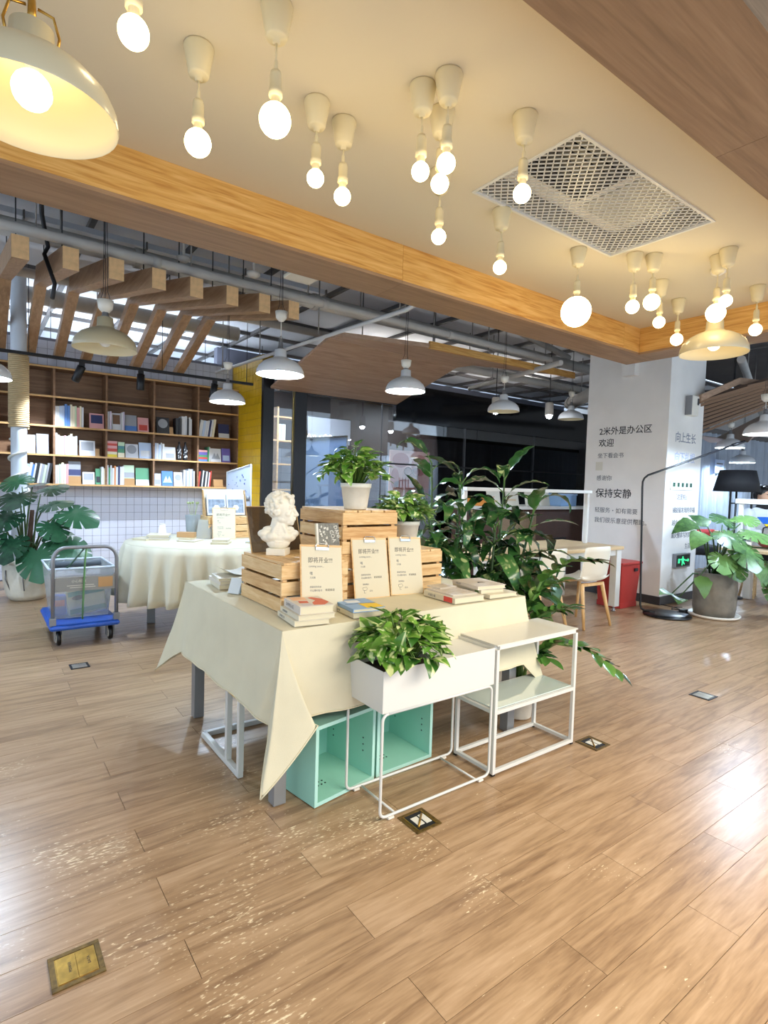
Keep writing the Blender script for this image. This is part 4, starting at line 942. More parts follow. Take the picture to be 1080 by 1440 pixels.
# ------------------------------------------------------------------ clipboards with notice sheets
def clipboard(x, y, z, label, rz=0, lean=.20, roll=0.0, group='clipboards with notice sheets', sc=1.0, leg=None):
    t = thing('clipboard', label, 'clipboard', (x, y, z), rz, group)
    t.rotation_euler = (-lean, roll, rz); t.scale = (sc, sc, sc)
    w, h = .222, .312
    MB().box(0, w, 0, .004, 0, h).build('board', W_crate, t, .001)
    sh = MB().box(.006, w - .006, -.0012, -.0004, .006, h - .010).build('notice_sheet', mat('notice_paper', '#d6ccb2', .85), t)
    X, U = (1, 0, 0), (0, 0, 1); yy = -.0013
    for body, s, px_, pz, mm in (('即将开业!!!', .027, .038, .232, M_ink), ('coming soon...', .0135, .042, .210, M_ink2), ('嘿', .016, .046, .176, M_ink2), ('又见面', .010, .046, .160, M_ink2), ('感谢您的到来', .010, .046, .118, M_ink2),
                                 ('可以随时看书', .0105, .046, .102, M_ink2), ('欢迎阅读', .0125, .125, .103, M_ink), ('请你喝水', .010, .052, .070, M_ink2), ('店长', .0105, .092, .036, M_ink2)):
        text(body, s, (px_, yy, pz), X, U, mm, sh, ext=.0002)
    d = MB(); pts = [(.050, .056), (.074, .060), (.080, .050), (.070, .042), (.054, .044), (.050, .056)]
    d.tube([(a, -.0014, c_) for a, c_ in pts], .0008, 4); d.tube([(.061, -.0014, .043), (.059, -.0014, .030), (.070, -.0014, .030)], .0008, 4); d.build('cup_doodle', M_ink2, sh)
    c_ = MB().tube([(w / 2 - .032, -.006, h - .022), (w / 2 - .034, -.007, h - .003), (w / 2 - .024, -.006, h + .006), (w / 2 + .024, -.006, h + .006), (w / 2 + .034, -.007, h - .003), (w / 2 + .032, -.006, h - .022)], .0022, 6)
    c_.box(w / 2 - .034, w / 2 + .034, -.008, -.0015, h - .024, h - .012); c_.build('clip', M_chrome, t)
    return t
clipboard(1.150, 2.148, TT + .001, 'clipboard notice leaning on the crate under the bust, behind the orange-white book stack', 0, .21, .07)
clipboard(1.535, 2.305, TT + .001, 'middle clipboard notice leaning on the stacked crates', 0, .215, .03)
clipboard(1.762, 2.305, TT + .001, 'right clipboard notice, beside the right-hand pine crate', -.02, .215, .05)

# dark picture stand behind the bust and grey cover book on the crate
pf = thing('picture_stand', 'brown tinted slanted panel standing behind the white bust', 'picture stand', (1.12, 2.62, C1)); pf.rotation_euler = (-.30, 0, .12)
MB().box(0, .30, 0, .006, 0, .235).build('panel', glass('brown_acrylic', (.42, .33, .25), .05, .08, .35, (.22, .15, .09)), pf)
e = MB().tube([(0, 0, 0), (0, 0, .237), (.30, 0, .237), (.30, 0, 0)], .003, 6).build('edge_trim', W_crate, pf); MB().prism([(.13, .006, .0), (.17, .006, .0), (.16, .006, .16), (.14, .006, .16)], (0, .05, 0)).build('back_rest', W_crate, pf)

def leaf_book(name, x, y, z, rz, lean, w, h, th, cover, label, roll=0):
    t = thing(name, label, 'book', (x, y, z), 0); t.rotation_euler = (-lean, roll, rz)
    MB().box(0, w, 0, th, 0, h).build('cover', cover, t, .001); MB().box(-.0008, -.0001, .002, th - .002, .003, h - .003).build('page_block', M_pages, t)
    return t
gb_ = leaf_book('art_book', 1.335, 2.335, C1, -.12, .20, .118, .165, .020, mat('book_white', '#e4e0d2', .5), 'art book with a grey photo cover leaning on the top crate beside the bust')
pq = MB().box(.010, .118, -.0012, -.0002, .038, .165).build('cover_photo', mat('grey_photo_print', '#77756a', .5, mottle=.55, mscale=70), gb_)
text('COA', .028, (.066, -.0014, .128), (.3, 0, -1), (1, 0, .3), M_paper, pq, ext=.0002); text('DANI', .026, (.090, -.0014, .150), (.3, 0, -1), (1, 0, .3), M_paper, pq, ext=.0002)
dd = MB(); rg = random.Random(3)
for k in range(22):
    q = Vector((rg.uniform(.016, .060), -.0014, rg.uniform(.045, .15))); r = rg.uniform(.003, .006); dd.add([q + Vector((r * math.cos(a * PI / 4), 0, r * math.sin(a * PI / 4))) for a in range(8)], [tuple(range(8))])
dd.build('cover_spots', M_paper, pq)

# ------------------------------------------------------------------ books lying on the table
def flat_book(x, y, z, rz, L_, w, th, cover, label, group=None, extra=None, spine=None, pages=None):
    """spine along local Y at x=0"""
    t = thing('book', label, 'book', (x, y, z), rz, group); k = .002
    b = MB().box(0, w, 0, L_, 0, k).box(0, w, 0, L_, th - k, th).box(0, k * 1.5, 0, L_, k, th - k)
    b.build('cover', cover, t); MB().box(k * 1.5, w - .004, .004, L_ - .004, k, th - k).build('page_block', pages or M_pages, t)
    if spine: text(spine, th * .55, (-.0004, L_ * .86, th * .28), (0, -1, 0), (0, 0, 1), M_ink2, t, ext=.0001)
    if extra: extra(t, L_, w, th)
    return t
M_cw = mat('book_cream_cover', '#d9d0b8', .5); M_cp = mat('book_pale_cover', '#d6ccbe', .5)
def blob(poly, m, nm):
    def f(t, L_, w, th): MB().prism([(a * w, b_ * L_, th + .0002) for a, b_ in poly], (0, 0, .0005)).build(nm, m, t)
    return f
def multi(*fs):
    def f(t, L_, w, th):
        for q in fs: q(t, L_, w, th)
    return f
M_or = mat('orange_print', '#d2603f', .5); M_orl = mat('peach_print', '#e8b98f', .5); M_lg = mat('lilac_print', '#c9bfc0', .5)
g1 = 'stack of three books at the near table corner'
flat_book(1.035, 1.985, TT + .001, -.13, .215, .155, .022, M_cw, 'bottom book of the near-corner stack, cream spine', g1, None, '图书馆之书')
flat_book(1.050, 1.980, TT + .0235, -.10, .21, .165, .020, M_cw, 'middle book of the near-corner stack, cream cover', g1, None, '阅读的故事')
flat_book(1.062, 1.990, TT + .044, -.12, .195, .150, .034, M_cp, 'top book of the near-corner stack with orange and peach cover shapes', g1,
          multi(blob([(.45, .1), (.75, .06), (.98, .25), (.95, .6), (.75, .85), (.62, .8), (.7, .5), (.5, .3)], M_or, 'orange_shape'), blob([(.15, .35), (.4, .3), (.45, .5), (.2, .55)], M_or, 'orange_shape'), blob([(.1, .62), (.5, .6), (.55, .9), (.12, .95)], M_orl, 'peach_shape'), blob([(.12, .08), (.4, .06), (.42, .25), (.15, .28)], M_lg, 'grey_shape')), '山中的人们')
g2 = 'pair of books beside the near-corner stack'
flat_book(1.318, 1.985, TT + .001, -.10, .205, .165, .020, M_cw, 'cream book under the blue and yellow book', g2, None, '生活手册')
flat_book(1.322, 1.995, TT + .0225, -.12, .20, .158, .016, mat('book_blue_cover', '#8db0d8', .5), 'blue book with a yellow corner lying on a cream book', g2,
          multi(blob([(.45, .02), (.98, .02), (.98, .42), (.45, .5)], mat('yellow_print', '#efc81e', .5), 'yellow_shape'), blob([(.06, .5), (.98, .44), (.98, .47), (.06, .53)], mat('navy_print', '#34537d', .5), 'navy_line'), blob([(.2, .62), (.6, .58), (.62, .82), (.22, .86)], mat('pale_print', '#dfe7f0', .5), 'white_shape')), '天空之下')
g3 = 'books at the right end of the table'
def redsp(t, L_, w, th): MB().box(-.0006, -.0001, .02, .085, .001, th - .001).build('red_spine_patch', mat('red_print', '#d8483f', .5), t)
flat_book(1.915, 1.985, TT + .001, -.03, .245, .205, .028, M_cw, 'thick book with a red patch on its spine near the right table end', g3, redsp, '大城小事')
def lines(t, L_, w, th):
    b = MB()
    for k in range(7): b.box(.015, w - .02, .03 + k * .026, .034 + k * .026, th + .0002, th + .0006)
    b.build('printed_lines', mat('taupe_print', '#a79a86', .6), t)
flat_book(1.935, 2.02, TT + .0295, -.05, .215, .165, .008, M_cp, 'thin open-looking booklet lying on the red-patched book', g3, lines)
flat_book(1.985, 2.17, TT + .038, .08, .10, .13, .005, M_cp, 'small folded leaflet on the booklet near the right table end', g3, lines)
flat_book(2.170, 1.990, TT + .001, -.04, .235, .205, .020, M_cw, 'bottom book of the rear right stack on the table', g3)
flat_book(2.145, 2.03, TT + .0215, -.08, .235, .165, .022, M_cw, 'middle book of the rear right stack with a green spine patch', g3, lambda t, L_, w, th: MB().box(-.0006, -.0001, .02, .05, .001, th - .001).build('green_spine_patch', mat('olive_print', '#5b7f42', .5), t))
flat_book(2.120, 2.03, TT + .044, -.13, .225, .190, .020, M_cp, 'top book of the rear right stack with a small dark bird-like print', g3, blob([(.35, .38), (.5, .42), (.6, .36), (.58, .46), (.45, .5)], M_ink, 'dark_print'), '鸟的日常')
g4 = 'stack of books at the back left table corner'
flat_book(1.045, 2.86, TT + .001, -.10, .20, .16, .022, M_cw, 'bottom book of the back-left stack on the display table', g4)
flat_book(1.050, 2.865, TT + .0235, -.05, .205, .165, .020, M_cp, 'middle book of the back-left stack on the display table', g4)
flat_book(1.045, 2.87, TT + .044, -.14, .19, .15, .014, M_cw, 'top book of the back-left stack, under a lifted loose leaf', g4)
lf = thing('loose_leaf', 'loose curling paper leaf lifted over the back-left book stack', 'paper', (1.10, 2.90, TT + .060)); MB().grid(lambda u, v: Vector((u * .16, v * .19 - u * .03, .035 * (u - .35) ** 2 * 3 - .012 * u + .02 * (1 - u))), 8, 2).build('leaf', M_paper, lf)
flat_book(1.245, 2.735, TT + .001, .1, .16, .12, .022, M_cw, 'lower of two small cream books behind the bust crate', 'two small books behind the crate')
flat_book(1.250, 2.74, TT + .0235, .05, .15, .11, .018, M_cp, 'upper of two small cream books behind the bust crate', 'two small books behind the crate')
tc_ = thing('tent_card', 'small folded paper tent sign with a dark triangle beside the crate', 'tent sign', (1.085, 2.70, TT + .001), .5)
MB().prism([(0, 0, 0), (.03, 0, .075), (.032, 0, .075), (.002, 0, 0)], (0, .07, 0)).prism([(.03, 0, .075), (.062, 0, 0), (.064, 0, 0), (.032, 0, .0755)], (0, .07, 0)).prism([(.002, 0, 0), (.062, 0, 0), (.062, 0, .002), (.002, 0, .002)], (0, .07, 0)).build('folded_card', mat('tent_paper', '#d9dfe2', .6), tc_)
MB().prism([(.012, -.0006, .004), (.05, -.0006, .004), (.031, -.0006, .05)], (0, .0004, 0)).build('printed_triangle', mat('teal_print', '#6f8f92', .5), tc_)

# ------------------------------------------------------------------ planter stand and white shelf
ps = thing('planter_stand', 'white rectangular planter box on thin round wire legs', 'planter', (1.29, 1.72, 0)); PX, PY = .635, .262
b = MB(); zb, zt, k = .445, .615, .003
b.box(0, PX, 0, PY, zb, zb + k).box(0, PX, 0, k, zb + k, zt).box(0, PX, PY - k, PY, zb + k, zt).box(0, k, k, PY - k, zb + k, zt).box(PX - k, PX, k, PY - k, zb + k, zt); b.build('planter_box', M_wmetal, ps, .001)
MB().box(.33, PX - .004, .004, PY - .004, zt - .018, zt - .014).box(.33, .334, .004, PY - .004, zb + k, zt - .014).build('tray_insert', M_wmetal, ps)
MB().box(.004, .329, .004, PY - .004, zt - .05, zt - .04).build('soil', M_soil, ps)
r = .0062
def loop(y):
    c_ = .028; p = []
    def arc(cx_, cz_, a0): return [(cx_ + c_ * math.cos(a0 + i * PI / 10), y, cz_ + c_ * math.sin(a0 + i * PI / 10)) for i in range(6)]
    x0, x1, z0_, z1 = r, PX - r, .012 + r, zb - r
    p = [(x0 + c_, y, z1), ] + arc(x0 + c_, z1 - c_, PI / 2)[1:] + arc(x0 + c_, z0_ + c_, PI) + arc(x1 - c_, z0_ + c_, 1.5 * PI) + arc(x1 - c_, z1 - c_, 0) + [(x0 + c_, y, z1)]
    return p
for y in (r, PY - r): MB().tube(loop(y), r, 10).build('wire_leg_frame', M_wmetal, ps)
for x in (.085, PX - .085): MB().tube([(x, r * 1.5, .016), (x, PY - r * 1.5, .016)], .005, 8).build('cross_bar', M_wmetal, ps)
f = MB()
for x in (.06, PX - .06):
    for y in (r, PY - r): f.box(x - .014, x + .014, y - .007, y + .007, .004, .0125)
f.build('floor_pad', M_wplas, ps)

sh = thing('shelf_unit', 'white square-tube shelf with solid top and glossy middle shelf', 'shelf', (1.938, 1.718, 0)); SX, SY, SZ, q = .618, .262, .618, .0175
for x in (q / 2, SX - q / 2):
    for y in (q / 2, SY - q / 2): MB().box(x - q / 2, x + q / 2, y - q / 2, y + q / 2, .012, SZ - q).build('upright', M_wmetal, sh, .001); MB().box(x - q / 2, x + q / 2, y - q / 2, y + q / 2, .0045, .0115).build('foot', M_black, sh)
for z in (.013, .295, SZ - q):
    nm = {.013: 'base_rail', .295: 'middle_rail'}.get(z, 'top_rail')
    for y in (0, SY - q): MB().box(q, SX - q, y, y + q, z, z + q - .0003).build(nm, M_wmetal, sh, .001)
    for x in (0, SX - q): MB().box(x, x + q, q, SY - q, z, z + q - .0003).build(nm, M_wmetal, sh, .001)
MB().box(0, SX, 0, SY, SZ, SZ + .006).build('top_panel', mat('white_panel', '#dcd8cc', .3), sh, .001)
MB().box(q, SX - q, q, SY - q, .3135, .3185).build('middle_shelf', mat('glossy_white_glass', '#cdd9d2', .05, coat=1.0), sh)
# ------------------------------------------------------------------ leaves
def leaf_mesh(name, prof, L_, m, droop=.6, fold=.18, n=7, wave=0.0, curl=0.0, seed=0):
    """blade along +X; prof(t) = half width; bends down along its length, folded on the midrib"""
    mb = MB(); rows = []; x = z = 0.0; a = 0.0; rg = random.Random(seed)
    for i in range(n + 1):
        t = i / n; w = prof(t); wv = wave * math.sin(i * 1.9 + seed) * w
        nx, nz = -math.sin(a), math.cos(a)
        rows.append([(x + nx * (fold * w + wv), w, z + nz * (fold * w + wv)), (x, 0, z), (x + nx * (fold * w - wv), -w, z + nz * (fold * w - wv))])
        st = L_ / n; a -= droop / n * (1 + curl * t); x += st * math.cos(a); z += st * math.sin(a)
    vs = [p for r in rows for p in r]; fs = []
    for i in range(n):
        for j in (0, 1): fs.append((i * 3 + j, i * 3 + j + 1, i * 3 + j + 4, i * 3 + j + 3))
    mb.add(vs, fs, 0, True); return mb.mesh(name, m)
heart = lambda W: (lambda t: W * (min(1, (t / .18)) ** .6) * (1 - max(0, (t - .18) / .82) ** 1.5) if t < .999 else 0.0)
lance = lambda W: (lambda t: W * math.sin(PI * min(1, t ** .75)) ** .8 if 0 < t < .999 else .003)
oval = lambda W: (lambda t: W * math.sin(PI * t) ** .75 if 0 < t < .999 else .002)
L_poth = leaf_mat('pothos_leaf', '#2c5c1b', '#6f9f3a', .25, '#d9e3a0', .30)
L_poth2 = leaf_mat('pothos_leaf_light', '#356f1f', '#7fae42', .12, '#d5e6a0', .32)
L_drac = leaf_mat('striped_dark_leaf', '#16331d', '#3f7038', .16, '#a9b87c', .22, 5.0, (.25, 9))
L_drac2 = leaf_mat('dark_leaf', '#132c1b', '#38642f', 0, '#c6cda0', .22)
L_zz = leaf_mat('zz_leaf', '#1d3f20', '#5a8a3c', 0, '#fff', .2)
L_mon = leaf_mat('monstera_leaf', '#12301f', '#2c5a3c', 0, '#fff', .3)
L_mon2 = leaf_mat('monstera_leaf_right', '#2c4f2c', '#6b9350', 0, '#fff', .33)
POTH = [leaf_mesh('leaf', heart(.036), .095, L_poth, d, .2, 7, .1, .4, s) for s, d in enumerate((.5, .9, 1.3, .2))]
POTH2 = [leaf_mesh('leaf', heart(.031), .092, L_poth2, d, .22, 7, .1, .4, s) for s, d in enumerate((.4, .8, 1.2))]
DRAC = [leaf_mesh('leaf', lance(w), 1.0, m, d, .25, 12, wv, .6, s) for s, (w, d, m, wv) in enumerate(((.155, 1.0, L_drac, .14), (.14, 1.7, L_drac, .16), (.16, .6, L_drac2, .12), (.145, 2.1, L_drac2, .16), (.15, 1.3, L_drac2, .18)))]
ZZL = [leaf_mesh('leaf', oval(.021), .078, L_zz, d, .3, 6, 0, 0, s) for s, d in enumerate((.2, .5))]

def put_leaf(t, me, base, d, nrm, s=1.0):
    M = basis(d, nrm); M.translation = Vector(base)
    obj('leaf', me, t, M @ Matrix.Scale(s, 4))
def pothos(t, cx, cy, z, rx, ry, H, n, meshes, seed, smin=.8, smax=1.25, droopy=.35, lift=.0):
    rg = random.Random(seed); st = MB()
    for k in range(n):
        a = k * 2.39996 + rg.uniform(-.3, .3); q = math.sqrt((k + .5) / n) * rg.uniform(.85, 1.05)
        h = H * (1 - q ** 2.0) * rg.uniform(.55, 1.05) + lift + (rg.uniform(-.02, .03) if q > .8 else 0)
        base = Vector((cx + rx * q * math.cos(a), cy + ry * q * math.sin(a), z + h))
        org = Vector((cx + rx * .35 * q * math.cos(a), cy + ry * .35 * q * math.sin(a), z - .02))
        mid = (base + org) / 2 + Vector((0, 0, .03 + .02 * q))
        st.tube([org, mid, base], [.003, .0024, .0018], 5)
        d = Vector((math.cos(a + rg.uniform(-.9, .9)), math.sin(a + rg.uniform(-.9, .9)), .60 - droopy - q * .42 + rg.uniform(-.35, .5)))
        put_leaf(t, rg.choice(meshes), base, d, (math.cos(a) * .55, math.sin(a) * .55, 1.0), rg.uniform(smin, smax))
    stuff(st.build('stems', M_stem, t))
def potmesh(t, r0, r1, h, m=None, rim=.012, name='pot', soil=True, sq=False):
    n = 32
    MB().lathe([(0, 0), (r0 * .96, 0), (r0, .004), (r1 - .004, h - rim * 2), (r1, h - rim * 2), (r1 + .002, h), (r1 - .006, h), (r0 * .9, .02)], n).build(name, m or M_pot, t)
    if soil: MB().lathe([(0, h - .025), (r1 * .93, h - .027)], n).build('soil', M_soil, t)

p1 = thing('potted_pothos', 'bushy bright green pothos in a white pot on the topmost crate', 'potted plant', (1.655, 2.505, C2), 0, None)
potmesh(p1, .062, .082, .138); pothos(p1, -.02, 0, .155, .165, .165, .17, 150, POTH2, 2, .65, 1.05, .05, .01)
p2 = thing('potted_pothos', 'smaller pothos in a white pot on the right-hand crate, behind the clipboards', 'potted plant', (2.045, 2.56, C1))
potmesh(p2, .062, .085, .150); pothos(p2, -.02, 0, .165, .17, .16, .13, 120, POTH, 4, .65, 1.0, .12, .01)
p3_ = thing('pothos_clump', 'dense pothos clump filling the left half of the white planter box', 'plant', (1.29, 1.72, .575))
pothos(p3_, .175, .12, .06, .20, .18, .155, 170, POTH, 7, .75, 1.2, .15, .01)

# tall broad-leaved plants behind the table
def cane_plant(name, label, loc, stems, seed, pot_r=.15, pot_h=.32):
    t = thing(name, label, 'potted plant', loc, 0, None); rg = random.Random(seed)
    potmesh(t, pot_r * .8, pot_r, pot_h)
    for (bx_, by_, tx, ty, tz, n, s0) in stems:
        b_ = Vector((bx_, by_, pot_h - .03)); e = Vector((tx, ty, tz)); m = (b_ + e) / 2 + Vector((rg.uniform(-.03, .03), rg.uniform(-.03, .03), .04))
        MB().tube([b_, m, e], [.013, .010, .006], 7).build('stem', M_dstem, t)
        for k in range(n):
            u = k / max(1, n - 1); a = k * 2.39996 + rg.uniform(-.35, .35)
            f = 1 - (1 - u) * .55 ; p = b_ + (e - b_) * f if f > .5 else m
            el = -.25 + 1.25 * u + rg.uniform(-.25, .2)
            d = Vector((math.cos(a) * math.cos(el), math.sin(a) * math.cos(el), math.sin(el)))
            s = s0 * rg.uniform(.8, 1.15) * (1.0 - .25 * u)
            # leaf stalk
            q = p + d * s * .22
            MB().tube([p, q], [.006, .003], 5).build('leaf_stalk', M_stem, t)
            put_leaf(t, rg.choice(DRAC), q, d, (rg.uniform(-.4, .4), rg.uniform(-.4, .4), 1), s)
    return t
cane_plant('tall_leafy_plant', 'tallest dark broad-leaved plant rising behind the small pothos crate', (2.66, 2.86, 0.004),
           ((-.03, .02, -.12, .05, 1.50, 15, .36), (.03, .03, .10, -.02, 1.40, 15, .38), (0, -.03, .02, -.12, 1.12, 14, .38), (.02, 0, -.20, .0, 1.18, 13, .34), (-.04, -.04, -.06, -.08, .86, 13, .36), (.04, .0, .16, -.06, .98, 13, .38)), 21)
cane_plant('striped_leafy_plant', 'broad-leaved plant with cream-striped arching leaves beside the long desk', (2.93, 2.62, 0.004),
           ((0, .02, .05, .02, 1.40, 14, .38), (.03, -.02, .24, -.10, 1.22, 15, .42), (-.03, 0, -.10, -.05, 1.08, 14, .40), (.02, .0, .16, -.14, .92, 13, .42), (.0, -.03, .02, -.14, .78, 12, .40), (.05, .02, .10, .08, 1.02, 12, .38)), 33)

def zz_plant(label, loc, stems, pr, ph, name='zz_plant'):
    t = thing(name, label, 'potted plant', loc); rg = random.Random(9)
    potmesh(t, pr * .82, pr, ph)
    for pts, n, s in stems:
        P = [Vector(p) for p in pts]
        def at(u):
            u *= len(P) - 1; i = min(int(u), len(P) - 2); return P[i].lerp(P[i + 1], u - i), (P[i + 1] - P[i]).normalized()
        MB().tube([at(i / 8)[0] for i in range(9)], [.011 - .0009 * i for i in range(9)], 8).build('stem', M_stem, t)
        for k in range(n):
            u = .30 + .70 * k / (n - 1); p, d = at(min(u, .999)); side = 1 if k % 2 else -1
            y = d.cross(Vector((0, 0, 1)))
            y = y.normalized() if y.length > .1 else Vector((1, 0, 0))
            ld = (y * side * 1.0 + d * .75 + Vector((0, 0, .25 + rg.uniform(-.15, .15)))).normalized()
            if k == n - 1: ld = d
            put_leaf(t, rg.choice(ZZL), p, ld, Vector((0, 0, 1)) + d * .2, s * rg.uniform(.85, 1.15))
    return t
zz_plant('glossy plant with feathered leaves in a white floor pot behind the white shelf', (2.60, 2.13, .004),
         (([(0, -.02, .20), (-.02, -.08, .36), (.06, -.20, .47), (.16, -.33, .46), (.24, -.46, .36)], 19, 1.6),
          ([(.02, -.02, .20), (.0, -.05, .34), (-.03, -.12, .42), (-.02, -.20, .40)], 15, 1.45),
          ([(.02, 0, .20), (.03, .02, .55), (.09, -.06, .80), (.22, -.16, .93), (.34, -.26, .93)], 19, 1.6),
          ([(.02, .03, .20), (.05, .06, .55), (.15, .03, .72), (.28, -.04, .78)], 17, 1.5),
          ([(.0, .04, .20), (.02, .08, .5), (.10, .10, .68), (.20, .10, .70)], 15, 1.45),
          ([(.0, .0, .20), (.03, .0, .45), (.08, -.08, .62), (.16, -.18, .66)], 15, 1.45),
          ([(.02, .01, .20), (.08, .02, .45), (.18, -.02, .60), (.30, -.10, .62)], 15, 1.45)), .095, .22)

# monstera: split blade built from lobes along a midrib
def monstera_mesh(m, nl=5, hole=True, droop=.5, seed=0):
    """heart-shaped blade with narrow slits running in from the rim"""
    mb = MB(); rg = random.Random(seed)
    key = [(0, .64), (25, .56), (55, .50), (90, .47), (125, .50), (155, .44), (172, .25), (180, .20)]
    def rad(d):
        for (a, r), (a2, r2) in zip(key, key[1:]):
            if a <= d <= a2: return r + (r2 - r) * (d - a) / (a2 - a)
    slits = [28 + k * (118 / (nl - 1)) + rg.uniform(-3, 3) for k in range(nl)]
    half = []
    for d in sorted(set([0, 10, 150, 165, 180] + [x for k in range(nl) for x in (slits[k] - 10, slits[k] - 3.2, slits[k], slits[k] + 3.2, slits[k] + 10)])):
        if d < 0 or d > 180: continue
        half.append((d, rad(d) * (.50 if any(abs(d - s_) < .01 for s_ in slits) else 1.0)))
    ring = [(d, r) for d, r in half] + [(-d, r) for d, r in reversed(half[1:-1])]
    def P(x, y): return Vector((x, y, -droop * .45 * x * x - .55 * y * y + .10 * abs(y)))
    n = len(ring); vs = [P(.36, 0) - Vector((0, 0, .012))]
    for f in (.5, .98):
        for d, r in ring:
            q = min(r, r if f > .9 else rad(min(180, abs(d)))) ; rr = (q if f > .9 else min(q * .48, r * .97)); a = math.radians(d)
            vs.append(P(.36 + rr * math.cos(a), rr * math.sin(a)))
    fs = [(0, 1 + k, 1 + (k + 1) % n) for k in range(n)] + [(1 + k, 1 + n + k, 1 + n + (k + 1) % n, 1 + (k + 1) % n) for k in range(n)]
    mb.add(vs, fs, 0, True); return mb.mesh('leaf', m)
MON = [monstera_mesh(L_mon, 5, True, d, s) for s, d in enumerate((.5, .9, .3))]
MON2 = [monstera_mesh(L_mon2, 5, True, d, s) for s, d in enumerate((.5, .9))]
OV2 = leaf_mesh('leaf', heart(.42), 1.0, L_mon2, .7, .12, 8, .08, .3, 2)
def monstera(t, z, leaves, meshes, seed, alt=None):
    rg = random.Random(seed)
    for (x, y, h, dx, dy, dz, s, kind) in leaves:
        e = Vector((x, y, h)); o_ = Vector((rg.uniform(-.05, .05), rg.uniform(-.05, .05), z)); m = o_.lerp(e, .55) + Vector((0, 0, .10 + .05 * rg.random()))
        MB().tube([o_, m, e], [.011, .009, .006], 7).build('stem', M_dstem, t)
        put_leaf(t, (alt if kind and alt else rg.choice(meshes)), e, (dx, dy, dz), (dx * .3 + rg.uniform(-.15, .15) - .25, dy * .3 + rg.uniform(-.15, .15) - .35, 1), s)
RT = (rt.x, rt.y)
def scr(a, b):   # offset a metres to the picture's right, b metres away from the viewer
    return (a * r0.x + b * f0.x, a * r0.y + b * f0.y)
def ml(a, b, h, da, db, dz, s, kind=0):
    x, y = scr(a, b); dx, dy = scr(da, db); return (x, y, h, dx, dy, dz, s, kind)
m1 = thing('potted_monstera', 'large dark monstera in a white fabric pot beside the blue trolley', 'potted plant', (.47, 7.10, 0.004))
MB().lathe([(0, 0), (.165, 0), (.20, .06), (.225, .22), (.232, .385), (.222, .385), (.20, .34), (.19, .30)], 28).build('fabric_pot', M_pot, m1)
MB().lathe([(0, .30), (.19, .302)], 20).build('soil', M_soil, m1)
hnd = MB()
for s in (-1, 1): x0, y0 = scr(.09 * s, -.215); hnd.tube([(x0, y0, .33), (x0 * 1.02, y0 * 1.05, .24), (x0 * .8, y0 * 1.04, .12)], .007, 6)
hnd.build('strap_handle', M_grey, m1)
MB().tube([(0, 0, .3), (.02, .02, .6), (.05, .06, .95)], [.03, .028, .02], 9).build('moss_stake', mat('moss_stake', '#4a3526', .9, bump=.6, bscale=60), m1)
monstera(m1, .32, [ml(-.02, -.10, 1.15, .3, -.9, -.35, .40), ml(-.25, 0, 1.08, -.9, -.3, -.2, .40), ml(.16, .05, 1.02, .9, -.3, .1, .36), ml(.42, -.05, .98, .95, -.2, -.25, .42), ml(.30, -.12, .86, .7, -.5, -.5, .32),
                   ml(.30, -.05, .72, .9, -.3, -.35, .36), ml(.22, -.20, .60, .5, -.7, -.8, .44), ml(.45, -.1, .66, .8, -.3, -.6, .40), ml(-.18, -.2, .75, -.4, -.8, -.6, .42), ml(-.30, -.1, .62, -.8, -.4, -.5, .42),
                   ml(-.05, -.12, .95, -.2, -.9, -.5, .36), ml(.05, .15, 1.12, .3, .6, .4, .34), ml(-.12, .1, 1.2, -.5, .3, .3, .36), ml(.02, -.22, .70, .1, -.9, -.7, .36), ml(-.45, .0, .9, -.9, .0, -.3, .38), ml(.12, -.1, 1.22, .6, -.5, .2, .28)], MON, 3)
m2 = thing('potted_monstera', 'trailing green monstera in a round concrete pot beside the pillar', 'potted plant', (6.58, 2.74, 0.004))
MB().lathe([(0, 0), (.24, 0), (.255, .012), (.258, .03), (.245, .03), (.22, .018), (0, .018)], 32).build('saucer', M_wplas, m2)
MB().lathe([(0, .0185), (.198, .0185), (.212, .10), (.216, .30), (.207, .475), (.195, .49), (.182, .48), (.185, .42)], 32).build('pot', mat('concrete_pot', '#7d766a', .85, mottle=.25, mscale=9, bump=.3, bscale=40), m2); MB().lathe([(0, .44), (.185, .442)], 24).build('soil', M_soil, m2)
monstera(m2, .45, [ml(-.30, -.1, 1.02, -.9, -.2, -.05, .30, 1), ml(-.22, -.12, .92, -.7, -.5, -.3, .28, 1), ml(-.05, -.1, .95, .2, -.8, -.2, .34), ml(.20, -.05, .95, .6, -.6, .0, .36), ml(.10, -.2, .82, .1, -.9, -.4, .36),
                   ml(.35, -.1, .90, .8, -.4, -.2, .32, 1), ml(.42, -.12, .62, .5, -.5, -.8, .38), ml(.50, -.1, .78, .7, -.3, -.6, .34, 1), ml(-.08, -.22, .72, -.3, -.8, -.5, .30), ml(.28, -.2, .62, .4, -.5, -.7, .30, 1),
                   ml(.0, -.24, .66, .0, -.8, -.6, .28), ml(-.42, -.05, .20, -.3, -.7, .2, .24, 1), ml(-.50, -.05, .24, -.5, -.4, .3, .24, 1), ml(-.24, -.12, .46, .1, -.6, -.7, .26, 1), ml(.1, .1, 1.0, .3, .4, .4, .30), ml(.55, -.1, .42, .2, -.6, -.8, .34), ml(-.12, 0, .98, -.3, .3, .5, .26, 1), ml(.3, .1, 1.02, .5, .3, .3, .3)], MON2, 8, OV2)
